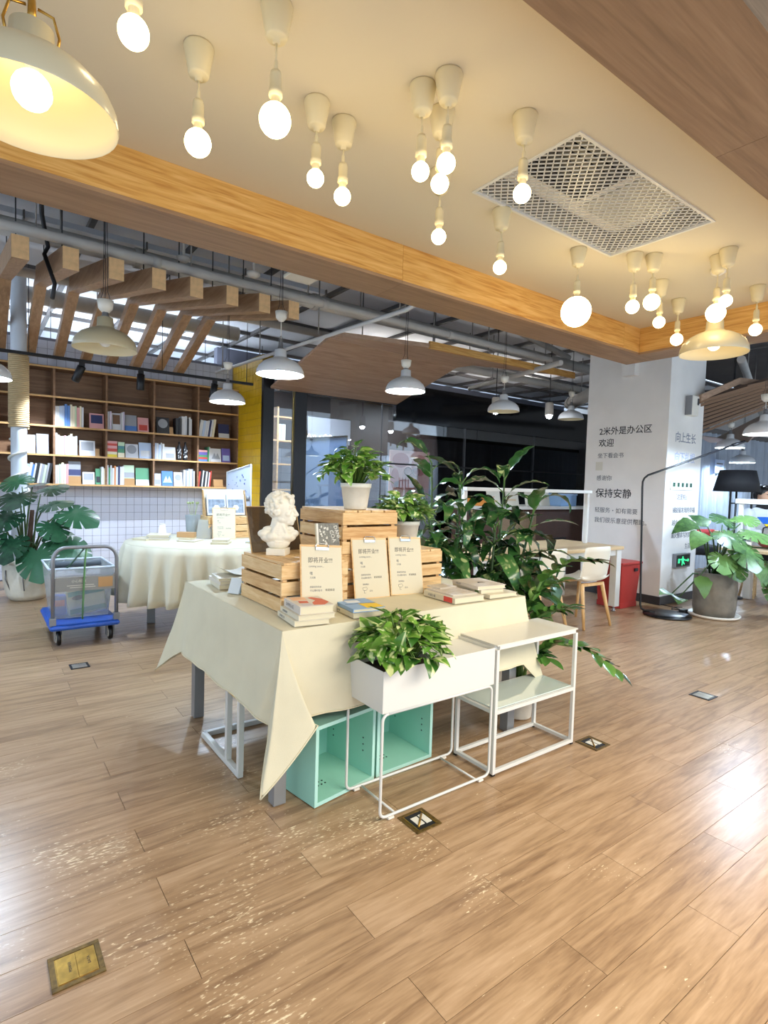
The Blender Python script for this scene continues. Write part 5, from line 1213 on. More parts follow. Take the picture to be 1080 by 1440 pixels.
# ------------------------------------------------------------------ long desk with hutch, chairs, bin, arc lamp
dk = thing('long_desk', 'long desk with pale wooden top, white frame and raised white rail, before the pillar', 'desk', (3.55, 3.40, 0)); DX, DY, DZ = 2.30, .82, .735
MB().box(0, DX, 0, DY, DZ - .035, DZ).build('desktop', W_desk, dk, .003)
MB().box(.05, DX - .06, .03, .06, DZ - .10, DZ - .036).box(.05, DX - .06, DY - .06, DY - .03, DZ - .10, DZ - .036).build('frame_rail', M_wmetal, dk)
for x in (.03, DX - .115):
    for y in (.012, DY - .092):
        MB().box(x, x + .09, y, y + .08, .06, DZ - .036).build('leg', M_wmetal, dk, .004)
        MB().lathe([(0, .0045), (.022, .0045), (.024, .015), (.012, .025), (.012, .062), (0, .062)], 14, (x + .045, y + .04, 0)).build('caster_foot', M_grey, dk)
for x in (.18, DX - .15): MB().box(x, x + .04, DY / 2 - .02, DY / 2 + .02, DZ + .0005, 1.31).build('rail_post', M_wmetal, dk, .003)
MB().box(.18, DX - .11, DY / 2 - .05, DY / 2 + .05, 1.3105, 1.345).build('raised_rail', M_wmetal, dk, .003)

M_shell = mat('cream_shell', '#e9e2d0', .4)
def chair(x, y, rz, label):
    t = thing('shell_chair', label, 'chair', (x, y, .004), rz, 'cream shell chairs at the long desk')
    def prof(v):   # side profile, seat front (y+) to back top (y-)
        pts = [(.21, .445), (.19, .458), (.05, .445), (-.10, .438), (-.165, .455), (-.195, .52), (-.215, .64), (-.235, .80)]
        u = v * (len(pts) - 1); i = min(int(u), len(pts) - 2); a = u - i; return (pts[i][0] * (1 - a) + pts[i + 1][0] * a, pts[i][1] * (1 - a) + pts[i + 1][1] * a)
    def f(u, v):
        yy, zz = prof(v); k = (u - .5) * 2; w = .215 - .012 * v; up_ = .035 * abs(k) ** 3
        if v > .62: return Vector((k * w * (1 - .06 * max(0, v - .9) * 10 * abs(k)), yy + .045 * abs(k) ** 2.2, zz - .012 * abs(k) ** 4))
        return Vector((k * w, yy, zz + up_))
    o = MB().grid(f, 14, 21).build('shell', M_shell, t); s = o.modifiers.new('s', 'SOLIDIFY'); s.thickness = .009
    for a in (-1, 1):
        MB().tube([(a * .150, .13, .432), (a * .205, .20, .0)], [.020, .012], 8).build('leg', W_chair, t); MB().tube([(a * .150, -.13, .432), (a * .205, -.215, .0)], [.022, .013], 8).build('leg', W_chair, t)
    MB().box(-.165, .165, -.15, -.115, .405, .432).box(-.165, .165, .115, .15, .405, .432).build('under_frame', W_chair, t)
    return t
chair(4.93, 3.31, -.06, 'cream shell chair with wooden legs nearest the pillar and red bin')
chair(4.30, 3.36, .05, 'cream shell chair with wooden legs partly hidden by the striped plant')
bn = thing('waste_bin', 'red waste bin standing under the desk end beside the pillar', 'waste bin', (6.12, 3.62, .004), 0)
MB().prism([(-.17, -.15, 0), (.17, -.15, 0), (.17, .15, 0), (-.17, .15, 0)], (0, 0, .06)).build('base', mat('bin_red', '#b3352f', .45), bn)
b = MB(); lo = [(-.165, -.145, .06), (.165, -.145, .06), (.165, .145, .06), (-.165, .145, .06)]; hi = [(-.20, -.17, .50), (.20, -.17, .50), (.20, .17, .50), (-.20, .17, .50)]
b.add(lo + hi, [(0, 1, 5, 4), (1, 2, 6, 5), (2, 3, 7, 6), (3, 0, 4, 7), (4, 5, 6, 7)]); b.build('body', mat('bin_red', '#b3352f'), bn, .008)
MB().box(-.215, .215, -.185, .185, .5005, .53).build('lid', mat('bin_red', '#b3352f'), bn, .01); MB().box(.05, .12, -.181, -.170, .42, .455).build('grip_hole', M_dark, bn)
text('有害垃圾', .055, (-.178, .12, .25), (0, -1, 0), (0, 0, 1), mat('pale_red_print', '#d98c84', .5), bn)

lp = thing('arc_floor_lamp', 'thin black arc floor lamp with flat round base leaning over beside the pillar', 'floor lamp', (6.12, 3.02, .004))
def W3(p): return Vector(p) - Vector((6.12, 3.02, 0.004))
MB().lathe([(0, 0), (.24, 0), (.245, .008), (.24, .018), (.03, .024), (0, .024)], 36).build('base', M_black, lp)
MB().tube([W3(p) for p in ((6.05, 3.12, .025), (6.03, 3.22, .028), (6.025, 3.262, .04), (6.022, 3.275, .08), (6.016, 3.318, 1.40), (6.018, 3.318, 1.46), (6.035, 3.31, 1.50), (6.07, 3.29, 1.535), (6.90, 2.78, 1.90))], .0115, 8).build('pole', M_black, lp)
MB().tube([W3((6.90, 2.78, 1.90)), W3((7.02, 2.70, 1.95))], [.02, .014], 8).build('lamp_head', M_black, lp)
MB().tube([(.18, -.02, .02), (.30, -.10, .008), (.42, -.03, .008), (.34, .12, .008), (.46, .16, .008), (.55, .1, .01)], .006, 6).build('power_cord', M_black, lp)
ad = thing('power_adapter', 'small black power adapter on the floor between the lamp base and the concrete pot', 'adapter', (6.40, 2.98, .004)); MB().box(-.05, .05, -.03, .03, 0, .045).build('case', M_black, ad, .006); MB().tube([(.05, 0, .02), (.12, .05, .006), (.2, .2, .006), (.22, .36, .006)], .005, 6).build('cord', M_black, ad)

# second white desk behind the plant, black shaded lamp, person reading
d2 = thing('work_desk', 'white framed work desk with wooden top behind the concrete-pot monstera', 'desk', (7.35, 1.2, 0))
MB().box(0, .80, 0, 1.85, .665, .70).build('desktop', W_desk, d2, .003)
for x in (.02, .71):
    for y in (.03, 1.74): MB().box(x, x + .07, y, y + .08, .0045, .664).build('leg', M_wmetal, d2, .003)
for y in (.35, 1.62): MB().box(.03, .075, y, y + .045, .7005, 1.24).build('rail_post', M_wmetal, d2, .003)
MB().box(.02, .085, .30, 1.70, 1.2405, 1.30).build('raised_rail', M_wmetal, d2, .003)
bl = thing('black_shade_lamp', 'black tapered shade lamp standing behind the white rail at the right', 'table lamp', (7.95, 3.12, .004))
MB().lathe([(.265, 1.38), (.27, 1.38), (.205, 1.655), (.20, 1.655)], 36).lathe([(0, 1.652), (.202, 1.652)], 36).lathe([(.264, 1.381), (.198, 1.65)], 36).build('shade', mat('black_fabric', '#0c0c12', .8), bl)
MB().tube([(0, 0, .02), (0, 0, 1.64)], .012, 10).build('pole', M_black, bl); MB().lathe([(0, 0), (.14, 0), (.14, .015), (.02, .025)], 28).build('base', M_black, bl)
rk = thing('metal_rack', 'black metal rack with folded legs behind the black lamp shade', 'rack', (8.6, 3.45, .004))
b = MB()
for x in (0, .30, .60, .9): b.bar((x * .8, -x * .6, 0), (x * .8, -x * .6, 1.52), .022)
b.build('upright', M_black, rk); b = MB()
for z in (.75, .98, 1.22, 1.45): b.bar((0, 0, z), (.72, -.54, z), .02)
b.build('rail', M_black, rk); MB().bar((.2, -.15, .6), (.7, -.52, 1.1), .02).bar((.7, -.52, .6), (.3, -.22, 1.0), .02).build('brace', M_black, rk)
ws = thing('wall_notice', 'small pale blue notice pinned to the curtain above the black lamp', 'notice', (10.6, 4.53, 1.72)); MB().box(0, .36, 0, .01, 0, .24).build('sheet', mat('pale_blue_sheet', '#bcd0ee', .6), ws); MB().box(.05, .3, -.002, -.0005, .16, .18).box(.05, .25, -.002, -.0005, .11, .125).build('printed_lines', M_ink2, ws)

def cap(mb, p, q, r0, r1, n=8):
    p, q = Vector(p), Vector(q)
    for i in range(n + 1): mb.ell(p.lerp(q, i / n), r0 + (r1 - r0) * i / n, 12, 8)
def person(label, loc, rz, pose, shirt, sleeve_to_hand=True, hair=True):
    t = thing('person', label, 'person', loc, rz)
    b = MB(); A = pose
    b.ell((0, 0, A['hip']), (.13, .17, .12), 14, 9); b.ell((.02, 0, A['hip'] + .20), (.115, .155, .16), 14, 9); b.ell((.03, 0, A['hip'] + .38), (.115, .185, .13), 14, 9)
    nk = A['hip'] + .50; b.ell((.03, 0, nk), (.06, .10, .06), 12, 8); cap(b, (.035, 0, nk), (.05, 0, nk + .12), .055, .052, 4)
    hz = nk + .215; b.ell((.06, 0, hz), (.095, .075, .115), 18, 12); b.ell((.085, 0, hz - .06), (.065, .058, .06), 14, 9); b.ell((.153, 0, hz - .015), (.018, .013, .022), 10, 7)
    b.ell((.13, 0, hz - .062), (.018, .024, .008), 10, 6); b.ell((.125, 0, hz - .098), (.022, .025, .018), 10, 6)
    for s in (-1, 1):
        b.ell((.055, s * .077, hz - .015), (.018, .010, .03), 10, 7); b.ell((.138, s * .032, hz + .022), (.012, .022, .006), 8, 6)
        sh_ = Vector((.03, s * .19, nk - .05)); el = Vector(A['elbow']); el.y *= s; ha = Vector(A['hand']); ha.y *= s
        b.ell(sh_, (.07, .06, .075), 12, 8); cap(b, sh_, el, .056, .046); cap(b, el, ha, .045, .028)
        d = (ha - el).normalized(); pl = ha + d * .05; b.ell(pl, (.045, .036, .018), 10, 7)
        for k, (ln, off) in enumerate(((.075, -.027), (.085, -.009), (.08, .009), (.065, .026))):
            f_ = pl + d * .03 + Vector((0, off, 0)); cap(b, f_, f_ + d * ln * .55 + Vector((0, 0, -.004)), .0095, .009, 4); cap(b, f_ + d * ln * .55 + Vector((0, 0, -.004)), f_ + d * ln * .8 + Vector((0, 0, -.03)), .009, .008, 3)
        cap(b, pl + Vector((0, -s * .03, 0)), pl + d * .045 + Vector((0, -s * .06, -.006)), .011, .009, 4)
        hp = Vector((.02, s * .10, A['hip'] - .03)); kn = Vector(A['knee']); kn.y *= s; an = Vector(A['ankle']); an.y *= s
        cap(b, hp, kn, .085, .060); cap(b, kn, an, .058, .042); b.ell(an + Vector((.07, 0, -.03)), (.12, .045, .04), 12, 8)
    body = sculpt(b, 'body', M_skin, t, .011, 3)
    # clothing: shirt hugs the trunk and arms, trousers the legs
    c = MB(); g_ = .014
    c.ell((0, 0, A['hip'] + .02), (.145, .185, .12), 14, 9); c.ell((.02, 0, A['hip'] + .20), (.135, .175, .18), 14, 9); c.ell((.03, 0, A['hip'] + .37), (.137, .205, .145), 14, 9); c.ell((.03, 0, nk - .005), (.095, .145, .065), 14, 9)
    for s in (-1, 1):
        sh_ = Vector((.03, s * .19, nk - .05)); el = Vector(A['elbow']); el.y *= s; ha = Vector(A['hand']); ha.y *= s
        c.ell(sh_, (.088, .078, .09), 12, 8); cap(c, sh_, el, .074, .064); cap(c, el, el.lerp(ha, .9), .063, .046)
    sculpt(c, 'jacket', shirt, t, .014, 4)
    c = MB()
    for s in (-1, 1):
        hp = Vector((.02, s * .10, A['hip'] - .03)); kn = Vector(A['knee']); kn.y *= s; an = Vector(A['ankle']); an.y *= s; cap(c, hp, kn, .10, .075); cap(c, kn, kn.lerp(an, .92), .073, .06)
    sculpt(c, 'trousers', mat('dark_trousers', '#23252b', .8), t, .014, 3)
    c = MB(); cap(c, (.035, 0, nk + .02), (.048, 0, nk + .085), .078, .066, 4); sculpt(c, 'collar', mat('black_knit', '#17171b', .9), t, .012, 2)
    c = MB(); c.ell((.040, 0, hz + .035), (.105, .090, .100), 18, 12); c.ell((.115, 0, hz + .09), (.05, .07, .035), 12, 8); c.ell((-.02, 0, hz - .01), (.065, .082, .09), 14, 9); o = sculpt(c, 'hair', M_hair, t, .011, 2)
    e = MB()
    for s in (-1, 1): e.ell((.148, s * .030, hz + .004), (.008, .013, .006), 10, 6)
    e.build('eyes', M_hair, t); MB().ell((.147, 0, hz - .064), (.006, .022, .004), 10, 6).build('lips', mat('lips', '#a8685c', .5), t)
    return t
face = math.atan2(-f0.y, -f0.x)
sit = dict(hip=.58, elbow=(.18, .27, .78), hand=(.40, .12, .86), knee=(.44, .12, .50), ankle=(.46, .12, .085))
person('seated person in a white puffy jacket over a black collar, reading at the right edge', (8.27, 2.96, .06), face + .15, sit, mat('white_puffer', '#d5d8dd', .7, bump=.3, bscale=25))
st_ = thing('stool', 'plain wooden stool under the person in the white jacket', 'stool', (8.27, 2.96, .004), face + .15); MB().lathe([(0, .40), (.17, .46), (.18, .47), (.18, .49), (0, .495)], 24).build('seat', W_desk, st_)
for a in range(4): MB().tube([(.10 * math.cos(a * PI / 2 + .78), .10 * math.sin(a * PI / 2 + .78), .40), (.17 * math.cos(a * PI / 2 + .78), .17 * math.sin(a * PI / 2 + .78), 0)], .014, 8).build('leg', W_desk, st_)
rb2 = thing('open_book', 'open blue and yellow book held by the person in the white jacket', 'book', (7.88, 2.62, .95), face + .15); rb2.rotation_euler = (0, -.9, face + .15)
MB().box(0, .006, -.14, .14, 0, .2).build('cover', mat('book_blue_yellow', '#2c63b8', .5), rb2); MB().box(-.004, -.0005, -.13, .13, 0.005, .195).build('page_block', M_pages, rb2); MB().box(.0062, .0068, -.14, .14, .0, .07).build('yellow_band', mat('yellow_print', '#efc81e'), rb2)
person('person in a red top, mostly hidden behind the pillar, arm resting on the table', (8.64, 4.14, .02), -1.25, dict(hip=.53, elbow=(.20, .26, .72), hand=(.44, .16, .76), knee=(.44, .12, .50), ankle=(.46, .12, .085)), mat('red_top', '#c63a3e', .8))
st2 = thing('stool', 'stool under the person in the red top, hidden behind the pillar', 'stool', (8.64, 4.14, .004)); MB().lathe([(0, .40), (.17, .46), (.18, .47), (.18, .49), (0, .495)], 24).build('seat', W_desk, st2)
for a in range(4): MB().tube([(.10 * math.cos(a * PI / 2 + .78), .10 * math.sin(a * PI / 2 + .78), .40), (.17 * math.cos(a * PI / 2 + .78), .17 * math.sin(a * PI / 2 + .78), 0)], .014, 8).build('leg', W_desk, st2)
hb = thing('handbag', 'dark red handbag on the work desk before the seated person', 'handbag', (7.72, 2.62, .702)); b = MB(); b.ell((0, 0, .09), (.10, .15, .088), 18, 12); b.build('body', mat('dark_red_leather', '#6d1f2b', .4), hb); MB().tube([(0, -.10, .14), (0, -.09, .25), (0, 0, .29), (0, .09, .25), (0, .10, .14)], .008, 8).build('handle', M_black, hb)
mg = thing('white_carton', 'small white carton on the work desk behind the monstera leaves', 'carton', (7.50, 2.80, .702), .3); MB().box(-.06, .06, -.05, .05, 0, .08).build('body', M_paper, mg, .004); MB().prism([(-.06, -.05, .0805), (.06, -.05, .0805), (.06, -.07, .10), (-.06, -.07, .10)], (0, .002, .001)).build('flap', M_paper, mg)
lt = thing('sticky_note_block', 'small yellow upright card on the work desk beside the handbag', 'card', (7.55, 2.95, .702), .4); MB().box(-.05, .05, -.006, .006, 0, .12).build('sheet', mat('yellow_card', '#d6b24e', .6), lt); MB().box(-.05, .05, -.03, .03, 0, .004).build('foot', M_wplas, lt)

# counter behind the desk, with things on it
ct = thing('service_counter', 'white topped counter with brown front between the desk and the glass wall', 'counter', (5.6, 5.35, 0))
MB().box(-.05, 2.45, -.06, .62, 1.04, 1.085).build('countertop', M_wmetal, ct, .003); MB().box(0, 2.4, 0, .58, .0045, 1.039).build('body', mat('dark_brown_front', '#4a2f22', .55, mottle=.15), ct); MB().box(.35, 1.15, -.014, -.0005, .25, .98).build('perforated_panel', mat('tan_panel', '#8a7358', .7, mottle=.3, mscale=60), ct)
MB().box(1.5, 1.9, -.014, -.0005, .2, .6).build('dark_niche', M_black, ct)
bxx = thing('blue_box', 'pale blue storage box at the pillar end of the counter', 'box', (7.55, 5.5, 1.0855)); MB().box(-.2, .2, -.15, .15, 0, .17).build('body', mat('pale_blue_box', '#8fb4de', .5), bxx, .008); MB().box(-.21, .21, -.16, .16, .1705, .195).build('lid', mat('pale_blue_lid', '#a9c6e8', .5), bxx, .005)
for k, (x, lab_) in enumerate(((5.95, 'leftmost pale book standing open on the counter'), (6.35, 'second pale book from the left on the counter'), (6.78, 'pale book with a thin drawing standing on the counter near the blue box'), (7.1, 'last pale upright book on the counter before the blue box'))):
    t = thing('display_book', lab_, 'book', (x, 5.55, 1.0855), 0, 'books on the counter'); R_ = Matrix.Rotation(-.2, 4, 'X'); MB().box(0, .26, 0, .02, 0, .21, 0, R_).build('cover', M_paper, t); MB().box(.03, .2, -.0008, -.0002, .05 + .02 * k, .08 + .02 * k, 0, R_).build('cover_picture', mat('beige_print', '#d8c3a0', .6), t)
ob = thing('orange_box', 'low orange cardboard box on the counter end behind the tall plants', 'box', (5.72, 5.55, 1.0855)); MB().box(-.1, .14, -.1, .1, 0, .10).build('body', mat('orange_card', '#d98a35', .6), ob, .004); MB().prism([(-.1, -.1, .1005), (.14, -.1, .1005), (.18, -.16, .13), (-.06, -.16, .13)], (0, .003, .002)).build('flap', mat('orange_card', '#d98a35'), ob)
# ------------------------------------------------------------------ round table and its things
RX, RY, RR, RZ = 1.80, 5.27, .725, .757
rtb = thing('round_table', 'round table on square grey legs behind the display table', 'table', (RX, RY, 0)); MB().lathe([(0, RZ - .03), (RR - .012, RZ - .03), (RR - .012, RZ), (0, RZ)], 48).build('tabletop', M_wplas, rtb)
for a in range(4):
    an = math.atan2(.12, -.47) + a * PI / 2; MB().box(-.035, .035, -.035, .035, .0045, RZ - .031).build('leg', M_leg, rtb, .003, (.49 * math.cos(an), .49 * math.sin(an), 0), (0, 0, an))
rc_ = MB(); n = 240
def rs_(u, v):
    a = 2 * PI * u; v2 = v ** .8; fold = .062 * math.sin(a * 24 + 1.4 * math.sin(a * 3)) + .022 * math.sin(a * 11 + 2)
    r = RR - .004 + .012 * min(1, v * 6) + (fold + .025) * v2
    return Vector((RX + r * math.cos(a), RY + r * math.sin(a), RZ + .004 - v * .49 + (.012 * math.sin(a * 5) * v)))
rc_.grid(rs_, n, 8, wrap=True); rc_.lathe([(0, RZ + .0045), (RR * .6, RZ + .0045), (RR - .004, RZ + .004)], n, (RX, RY, 0))
rcl = tag(rc_.build('tablecloth', mat('pale_linen', '#d6cfb8', .9, bump=.25, bscale=450)), 'pleated cream cloth covering the round table', 'tablecloth'); s = rcl.modifiers.new('t', 'SOLIDIFY'); s.thickness = .0025; s.offset = -1
MB().tube([rs_(i / 240, 1) for i in range(241)], .0032, 5).build('stitched_hem', mat('hem_linen', '#d9cfb0'), rcl)
ZT = RZ + .0055
g5 = 'books lying on the round table'
flat_book(1.18, 5.50, ZT, -.9, .20, .15, .02, M_cw, 'single cream book at the left edge of the round table', g5)
flat_book(1.28, 5.42, ZT, -.35, .26, .20, .018, M_cp, 'bottom book of the stack under the paper cup on the round table', g5); flat_book(1.30, 5.43, ZT + .019, -.30, .25, .19, .016, mat('book_grey_cover', '#a9adb4', .5), 'grey middle book of the stack under the paper cup', g5)
flat_book(1.29, 5.44, ZT + .036, -.38, .25, .19, .014, M_cw, 'top book of the stack under the paper cup on the round table', g5)
flat_book(1.50, 5.22, ZT, -.75, .22, .165, .014, M_cp, 'bottom thin book before the tan box on the round table', g5); flat_book(1.53, 5.27, ZT + .015, -.6, .17, .12, .016, M_cw, 'small book below the tan box on the round table', g5)
tb2 = thing('tan_box', 'small tan block lying on books in the middle of the round table', 'box', (1.62, 5.32, ZT + .032), -.6); MB().box(-.08, .08, -.04, .04, 0, .045).build('body', bm('kraft'), tb2, .003); MB().box(-.081, .081, -.041, .041, .0455, .048).build('lid', bm('kraft'), tb2)
flat_book(1.70, 4.90, ZT, -.55, .20, .155, .022, M_cw, 'lower thick book before the round table clipboard', g5, None, None); flat_book(1.72, 4.92, ZT + .023, -.5, .18, .14, .020, M_cp, 'upper thick book before the round table clipboard', g5)
flat_book(2.02, 4.88, ZT, -1.0, .24, .18, .02, mat('book_grey_cover', '#a9adb4'), 'grey and yellow book at the right of the round table', g5, lambda t, L_, w, th: MB().box(w * .6, w, 0, L_, th + .0002, th + .0008).build('yellow_print', mat('yellow_print', '#efc81e'), t))
flat_book(2.24, 5.05, ZT, -.4, .21, .16, .018, M_cw, 'lower pale blue topped book at the right of the round table', g5); flat_book(2.23, 5.06, ZT + .019, -.55, .22, .16, .014, mat('book_blue_cover', '#8db0d8'), 'pale blue book lying at the right of the round table', g5)
cup = thing('paper_cup', 'white paper cup standing upside down on books on the round table', 'cup', (1.46, 5.55, ZT + .051)); MB().lathe([(0, .09), (.026, .09), (.036, .002), (.038, .004), (.038, 0), (.034, 0)], 24).build('cup_wall', M_paper, cup); MB().lathe([(.0262, .088), (.0275, .091), (.0262, .093), (.02, .091)], 20).build('base_rim', M_paper, cup)
vs_ = thing('glass_vase', 'frosted glass vase with pale sprigs behind the tan box', 'vase', (1.79, 5.68, ZT)); G_f = glass('frosted_glass', (.86, .92, .92), .06, .12, .3, (.78, .84, .84))
MB().lathe([(0, 0), (.045, 0), (.06, .02), (.075, .22), (.072, .22), (.055, .02), (0, .012)], 24).build('vessel', G_f, vs_)
sg_ = MB()
for a in range(5): sg_.tube([(.0, 0, .02), (.02 * math.cos(a * 1.3), .02 * math.sin(a * 1.3), .2), (.05 * math.cos(a * 1.3), .05 * math.sin(a * 1.3), .34)], .0025, 5); sg_.ell((.05 * math.cos(a * 1.3), .05 * math.sin(a * 1.3), .34), .013, 7, 5)
sg_.build('sprig', mat('pale_sprig', '#9fae7c', .7), vs_)
ac2 = thing('acrylic_stand', 'tilted clear acrylic sheet holder before the vase on the round table', 'sign holder', (1.74, 5.42, ZT), -.3); R_ = Matrix.Rotation(-.25, 4, 'X') @ Matrix.Rotation(.12, 4, 'Y')
MB().box(0, .20, 0, .004, 0, .20, 0, R_).build('sheet', G_f, ac2); MB().box(0.01, .19, .0045, .006, 0.0, .02, 0, R_).build('foot', M_wplas, ac2)
crate(1.86, 5.42, ZT, -.05, 'slatted pine crate on the round table behind its clipboard', .42, .30, .215)
cz = ZT + .2155
clipboard(1.87, 5.33, ZT, 'clipboard notice on the round table leaning on its crate', -.25, .17, 0)
for k, (x, rz, lb_) in enumerate(((1.885, -.02, 'left pale picture book in a clear stand on the round table crate'), (2.09, .04, 'right pale picture book in a clear stand on the round table crate'))):
    t = thing('display_book', lb_, 'book', (x, 5.52, cz), rz, 'picture books on the round table crate'); t.rotation_euler = (-.18, 0, rz); w = .19
    MB().box(0, w, 0, .014, .01, .22).build('cover', mat('pale_cover', '#dfe3ea', .5), t); q = MB().box(.012, w - .012, -.0012, -.0002, .03, .17).build('cover_picture', mat('grey_blue_print', '#93a2b4', .5, mottle=.5, mscale=30), t)
    MB().add([Vector((w * .5 + .035 * math.cos(a * PI / 3), -.0016, .085 + .03 * math.sin(a * PI / 3))) for a in range(6)], [tuple(range(6))]).build('white_patch', M_paper, q)
fb = thing('display_box', 'open pale display box back holding picture books on the round table crate', 'display stand', (1.86, 5.56, cz)); R_ = Matrix.Rotation(-.12, 4, 'X')
MB().box(0, .44, .03, .036, .0, .275, 0, R_).build('back_panel', M_paper, fb); MB().prism([(0, -.05, 0), (0, .04, 0), (0, .07, .26), (0, .03, .26)], (.005, 0, 0)).build('side_panel', W_crate, fb); MB().prism([(.435, -.05, 0), (.435, .04, 0), (.435, .07, .26), (.435, .03, .26)], (.005, 0, 0)).build('side_panel', W_crate, fb)

# flip board by the yellow wall
ea = thing('whiteboard_easel', 'small tilted whiteboard with blue marker scribbles on a white post', 'whiteboard', (2.49, 6.62, .004))
dirb = Vector((-.03, -.80, .0)); zt = .06
def B3(u, v, o=0): return dirb * u + Vector((o * -1.0, 0, .975 + .46 * v + u * (.062 * (2 * v - 1) + .02)))
MB().prism([B3(0, 0), B3(1, 0), B3(1, 1), B3(0, 1)], (.012, 0, 0)).build('board', mat('whiteboard', '#d3dcec', .2), ea)
MB().tube([B3(0, 0), B3(1, 0), B3(1, 1), B3(0, 1), B3(0, 0)], .007, 6).build('frame', M_wmetal, ea)
sb_ = MB(); rg = random.Random(4)
for k in range(46):
    u, v = rg.uniform(.08, .85), rg.betavariate(1.6, 2.2); p = B3(u, v, .004); a = rg.uniform(0, 6.28); l = rg.uniform(.005, .02)
    sb_.tube([p, p + Vector((0, l * math.cos(a), l * math.sin(a))), p + Vector((0, l * math.cos(a + 1.2), l * math.sin(a + 1.2)))], rg.uniform(.0012, .004), 4)
sb_.build('marker_scribbles', mat('blue_marker', '#3a4f9e', .5), ea)
MB().bar((-.02, -.78, 0), (-.02, -.78, 1.0), .03).build('post', M_wmetal, ea); MB().bar((-.0, -.02, 0), (-.0, -.02, 1.0), .024).build('post', M_wmetal, ea); MB().bar((-.25, -.78, .012), (.2, -.78, .012), .022).bar((-.25, -.02, .012), (.2, -.02, .012), .022).build('foot_bar', M_wmetal, ea); MB().lathe([(0, 0), (.03, 0), (.03, .03), (0, .03)], 12, (0, 0, 0), 0, True, Matrix.Translation((-.045, -.79, 1.14)) @ Matrix.Rotation(-PI / 2, 4, 'Y')).build('tilt_knob', M_grey, ea)

# ------------------------------------------------------------------ blue trolley with clear bin
tl = thing('platform_trolley', 'blue platform trolley with a steel hoop handle, near the monstera', 'trolley', (.715, 5.29, .004)); M_blue = mat('trolley_blue', '#2458b8', .4, mottle=.1)
MB().box(-.25, .25, -.40, .36, .135, .175).build('deck', M_blue, tl, .02); MB().box(-.235, .235, -.385, .345, .176, .182).build('deck_mat', M_blue, tl, .002)
for x in (-.18, .19):
    for y in (-.30, .26):
        w = MB().lathe([(0, -.014), (.040, -.016), (.056, -.014), (.060, 0), (.056, .014), (.040, .016), (0, .014)], 22, (0, 0, 0), 0, True, Matrix.Rotation(PI / 2, 4, 'Y')).build('wheel', M_black, tl, 0, (x, y, .0605)); MB().lathe([(.010, .017), (.036, .0185), (.036, -.0185), (.010, -.017)], 16, (0, 0, 0), 0, True, Matrix.Rotation(PI / 2, 4, 'Y')).build('hub', M_wplas, w)
        MB().box(x - .03, x - .021, y - .025, y + .025, .04, .134).box(x + .021, x + .03, y - .025, y + .025, .04, .134).box(x - .03, x + .03, y - .03, y + .03, .122, .1345).build('caster_fork', M_grey, tl)
hp = [(-.225, -.36, .175), (-.225, -.365, .68)] + [(-.225 + .09 * (1 - math.cos(a)), -.365, .68 + .10 * math.sin(a)) for a in [i * PI / 12 for i in range(1, 7)]] + [(.225 - .09 * (1 - math.cos(a)), -.365, .68 + .10 * math.sin(a)) for a in [PI / 2 - i * PI / 12 for i in range(0, 6)]] + [(.225, -.365, .68), (.225, -.36, .175)]
hd = MB().tube(hp, .0145, 10).build('hoop_handle', M_grey, tl); MB().box(-.211, .211, -.371, -.359, .435, .545).build('name_plate', mat('grey_plate', '#8d8c88', .45), hd); mp_ = MB().box(.09, .195, -.3735, -.3715, .455, .535).build('paper_label', bm('kraft'), hd)
for x in (-.225, .225): MB().box(x - .022, x + .022, -.385, -.335, .1755, .235).build('hinge_bracket', M_grey, tl, .004)
text('小心轻放', .026, (-.10, -.3725, .505), (1, 0, 0), (0, 0, 1), M_paper, hd); MB().box(-.13, .06, -.3722, -.3712, .478, .482).box(-.11, .07, -.3722, -.3712, .462, .466).build('printed_lines', M_paper, hd)
cbn = thing('clear_bin', 'clear plastic storage bin of supplies standing on the blue trolley', 'storage bin', (.715, 5.36, .187)); G_p = glass('clear_plastic', (.97, .99, 1.0), .03, .10, .20, (.92, .95, 1.0))
def frust(mb, x0, y0, z0, x1, y1, z1): mb.add([(-x0, -y0, z0), (x0, -y0, z0), (x0, y0, z0), (-x0, y0, z0), (-x1, -y1, z1), (x1, -y1, z1), (x1, y1, z1), (-x1, y1, z1)], [(0, 1, 5, 4), (1, 2, 6, 5), (2, 3, 7, 6), (3, 0, 4, 7), (3, 2, 1, 0)]); return mb
o = frust(MB(), .195, .25, 0, .235, .30, .41).build('bin_wall', G_p, cbn); s = o.modifiers.new('s', 'SOLIDIFY'); s.thickness = .003
MB().tube([(-.235, -.30, .41), (.235, -.30, .41), (.235, .30, .41), (-.235, .30, .41), (-.235, -.30, .41)], .009, 8).build('rim', mat('clear_rim', '#cdd6e2', .3), cbn)
tp = thing('tissue_pack', 'green and cream tissue pack inside the clear bin', 'tissue pack', (.77, 5.23, .195), 0); tp.rotation_euler = (0, -.12, .05)
MB().box(-.14, .15, -.05, .05, .0, .215).build('wrapper', mat('cream_wrapper', '#d9dcae', .5), tp, .015); MB().box(-.13, .14, -.0525, -.0508, .165, .205).build('teal_band', mat('teal_band', '#4fb7a8', .5), tp); MB().box(-.13, .14, -.0525, -.0508, .02, .06).build('green_band', mat('leaf_green_print', '#6ea04c', .5), tp)
MB().add([Vector((-.06 + .045 * math.cos(a * PI / 8), -.0526, .15 + .02 * math.sin(a * PI / 8))) for a in range(16)], [tuple(range(16))]).build('dark_oval', mat('dark_teal', '#1d4b45', .5), tp)
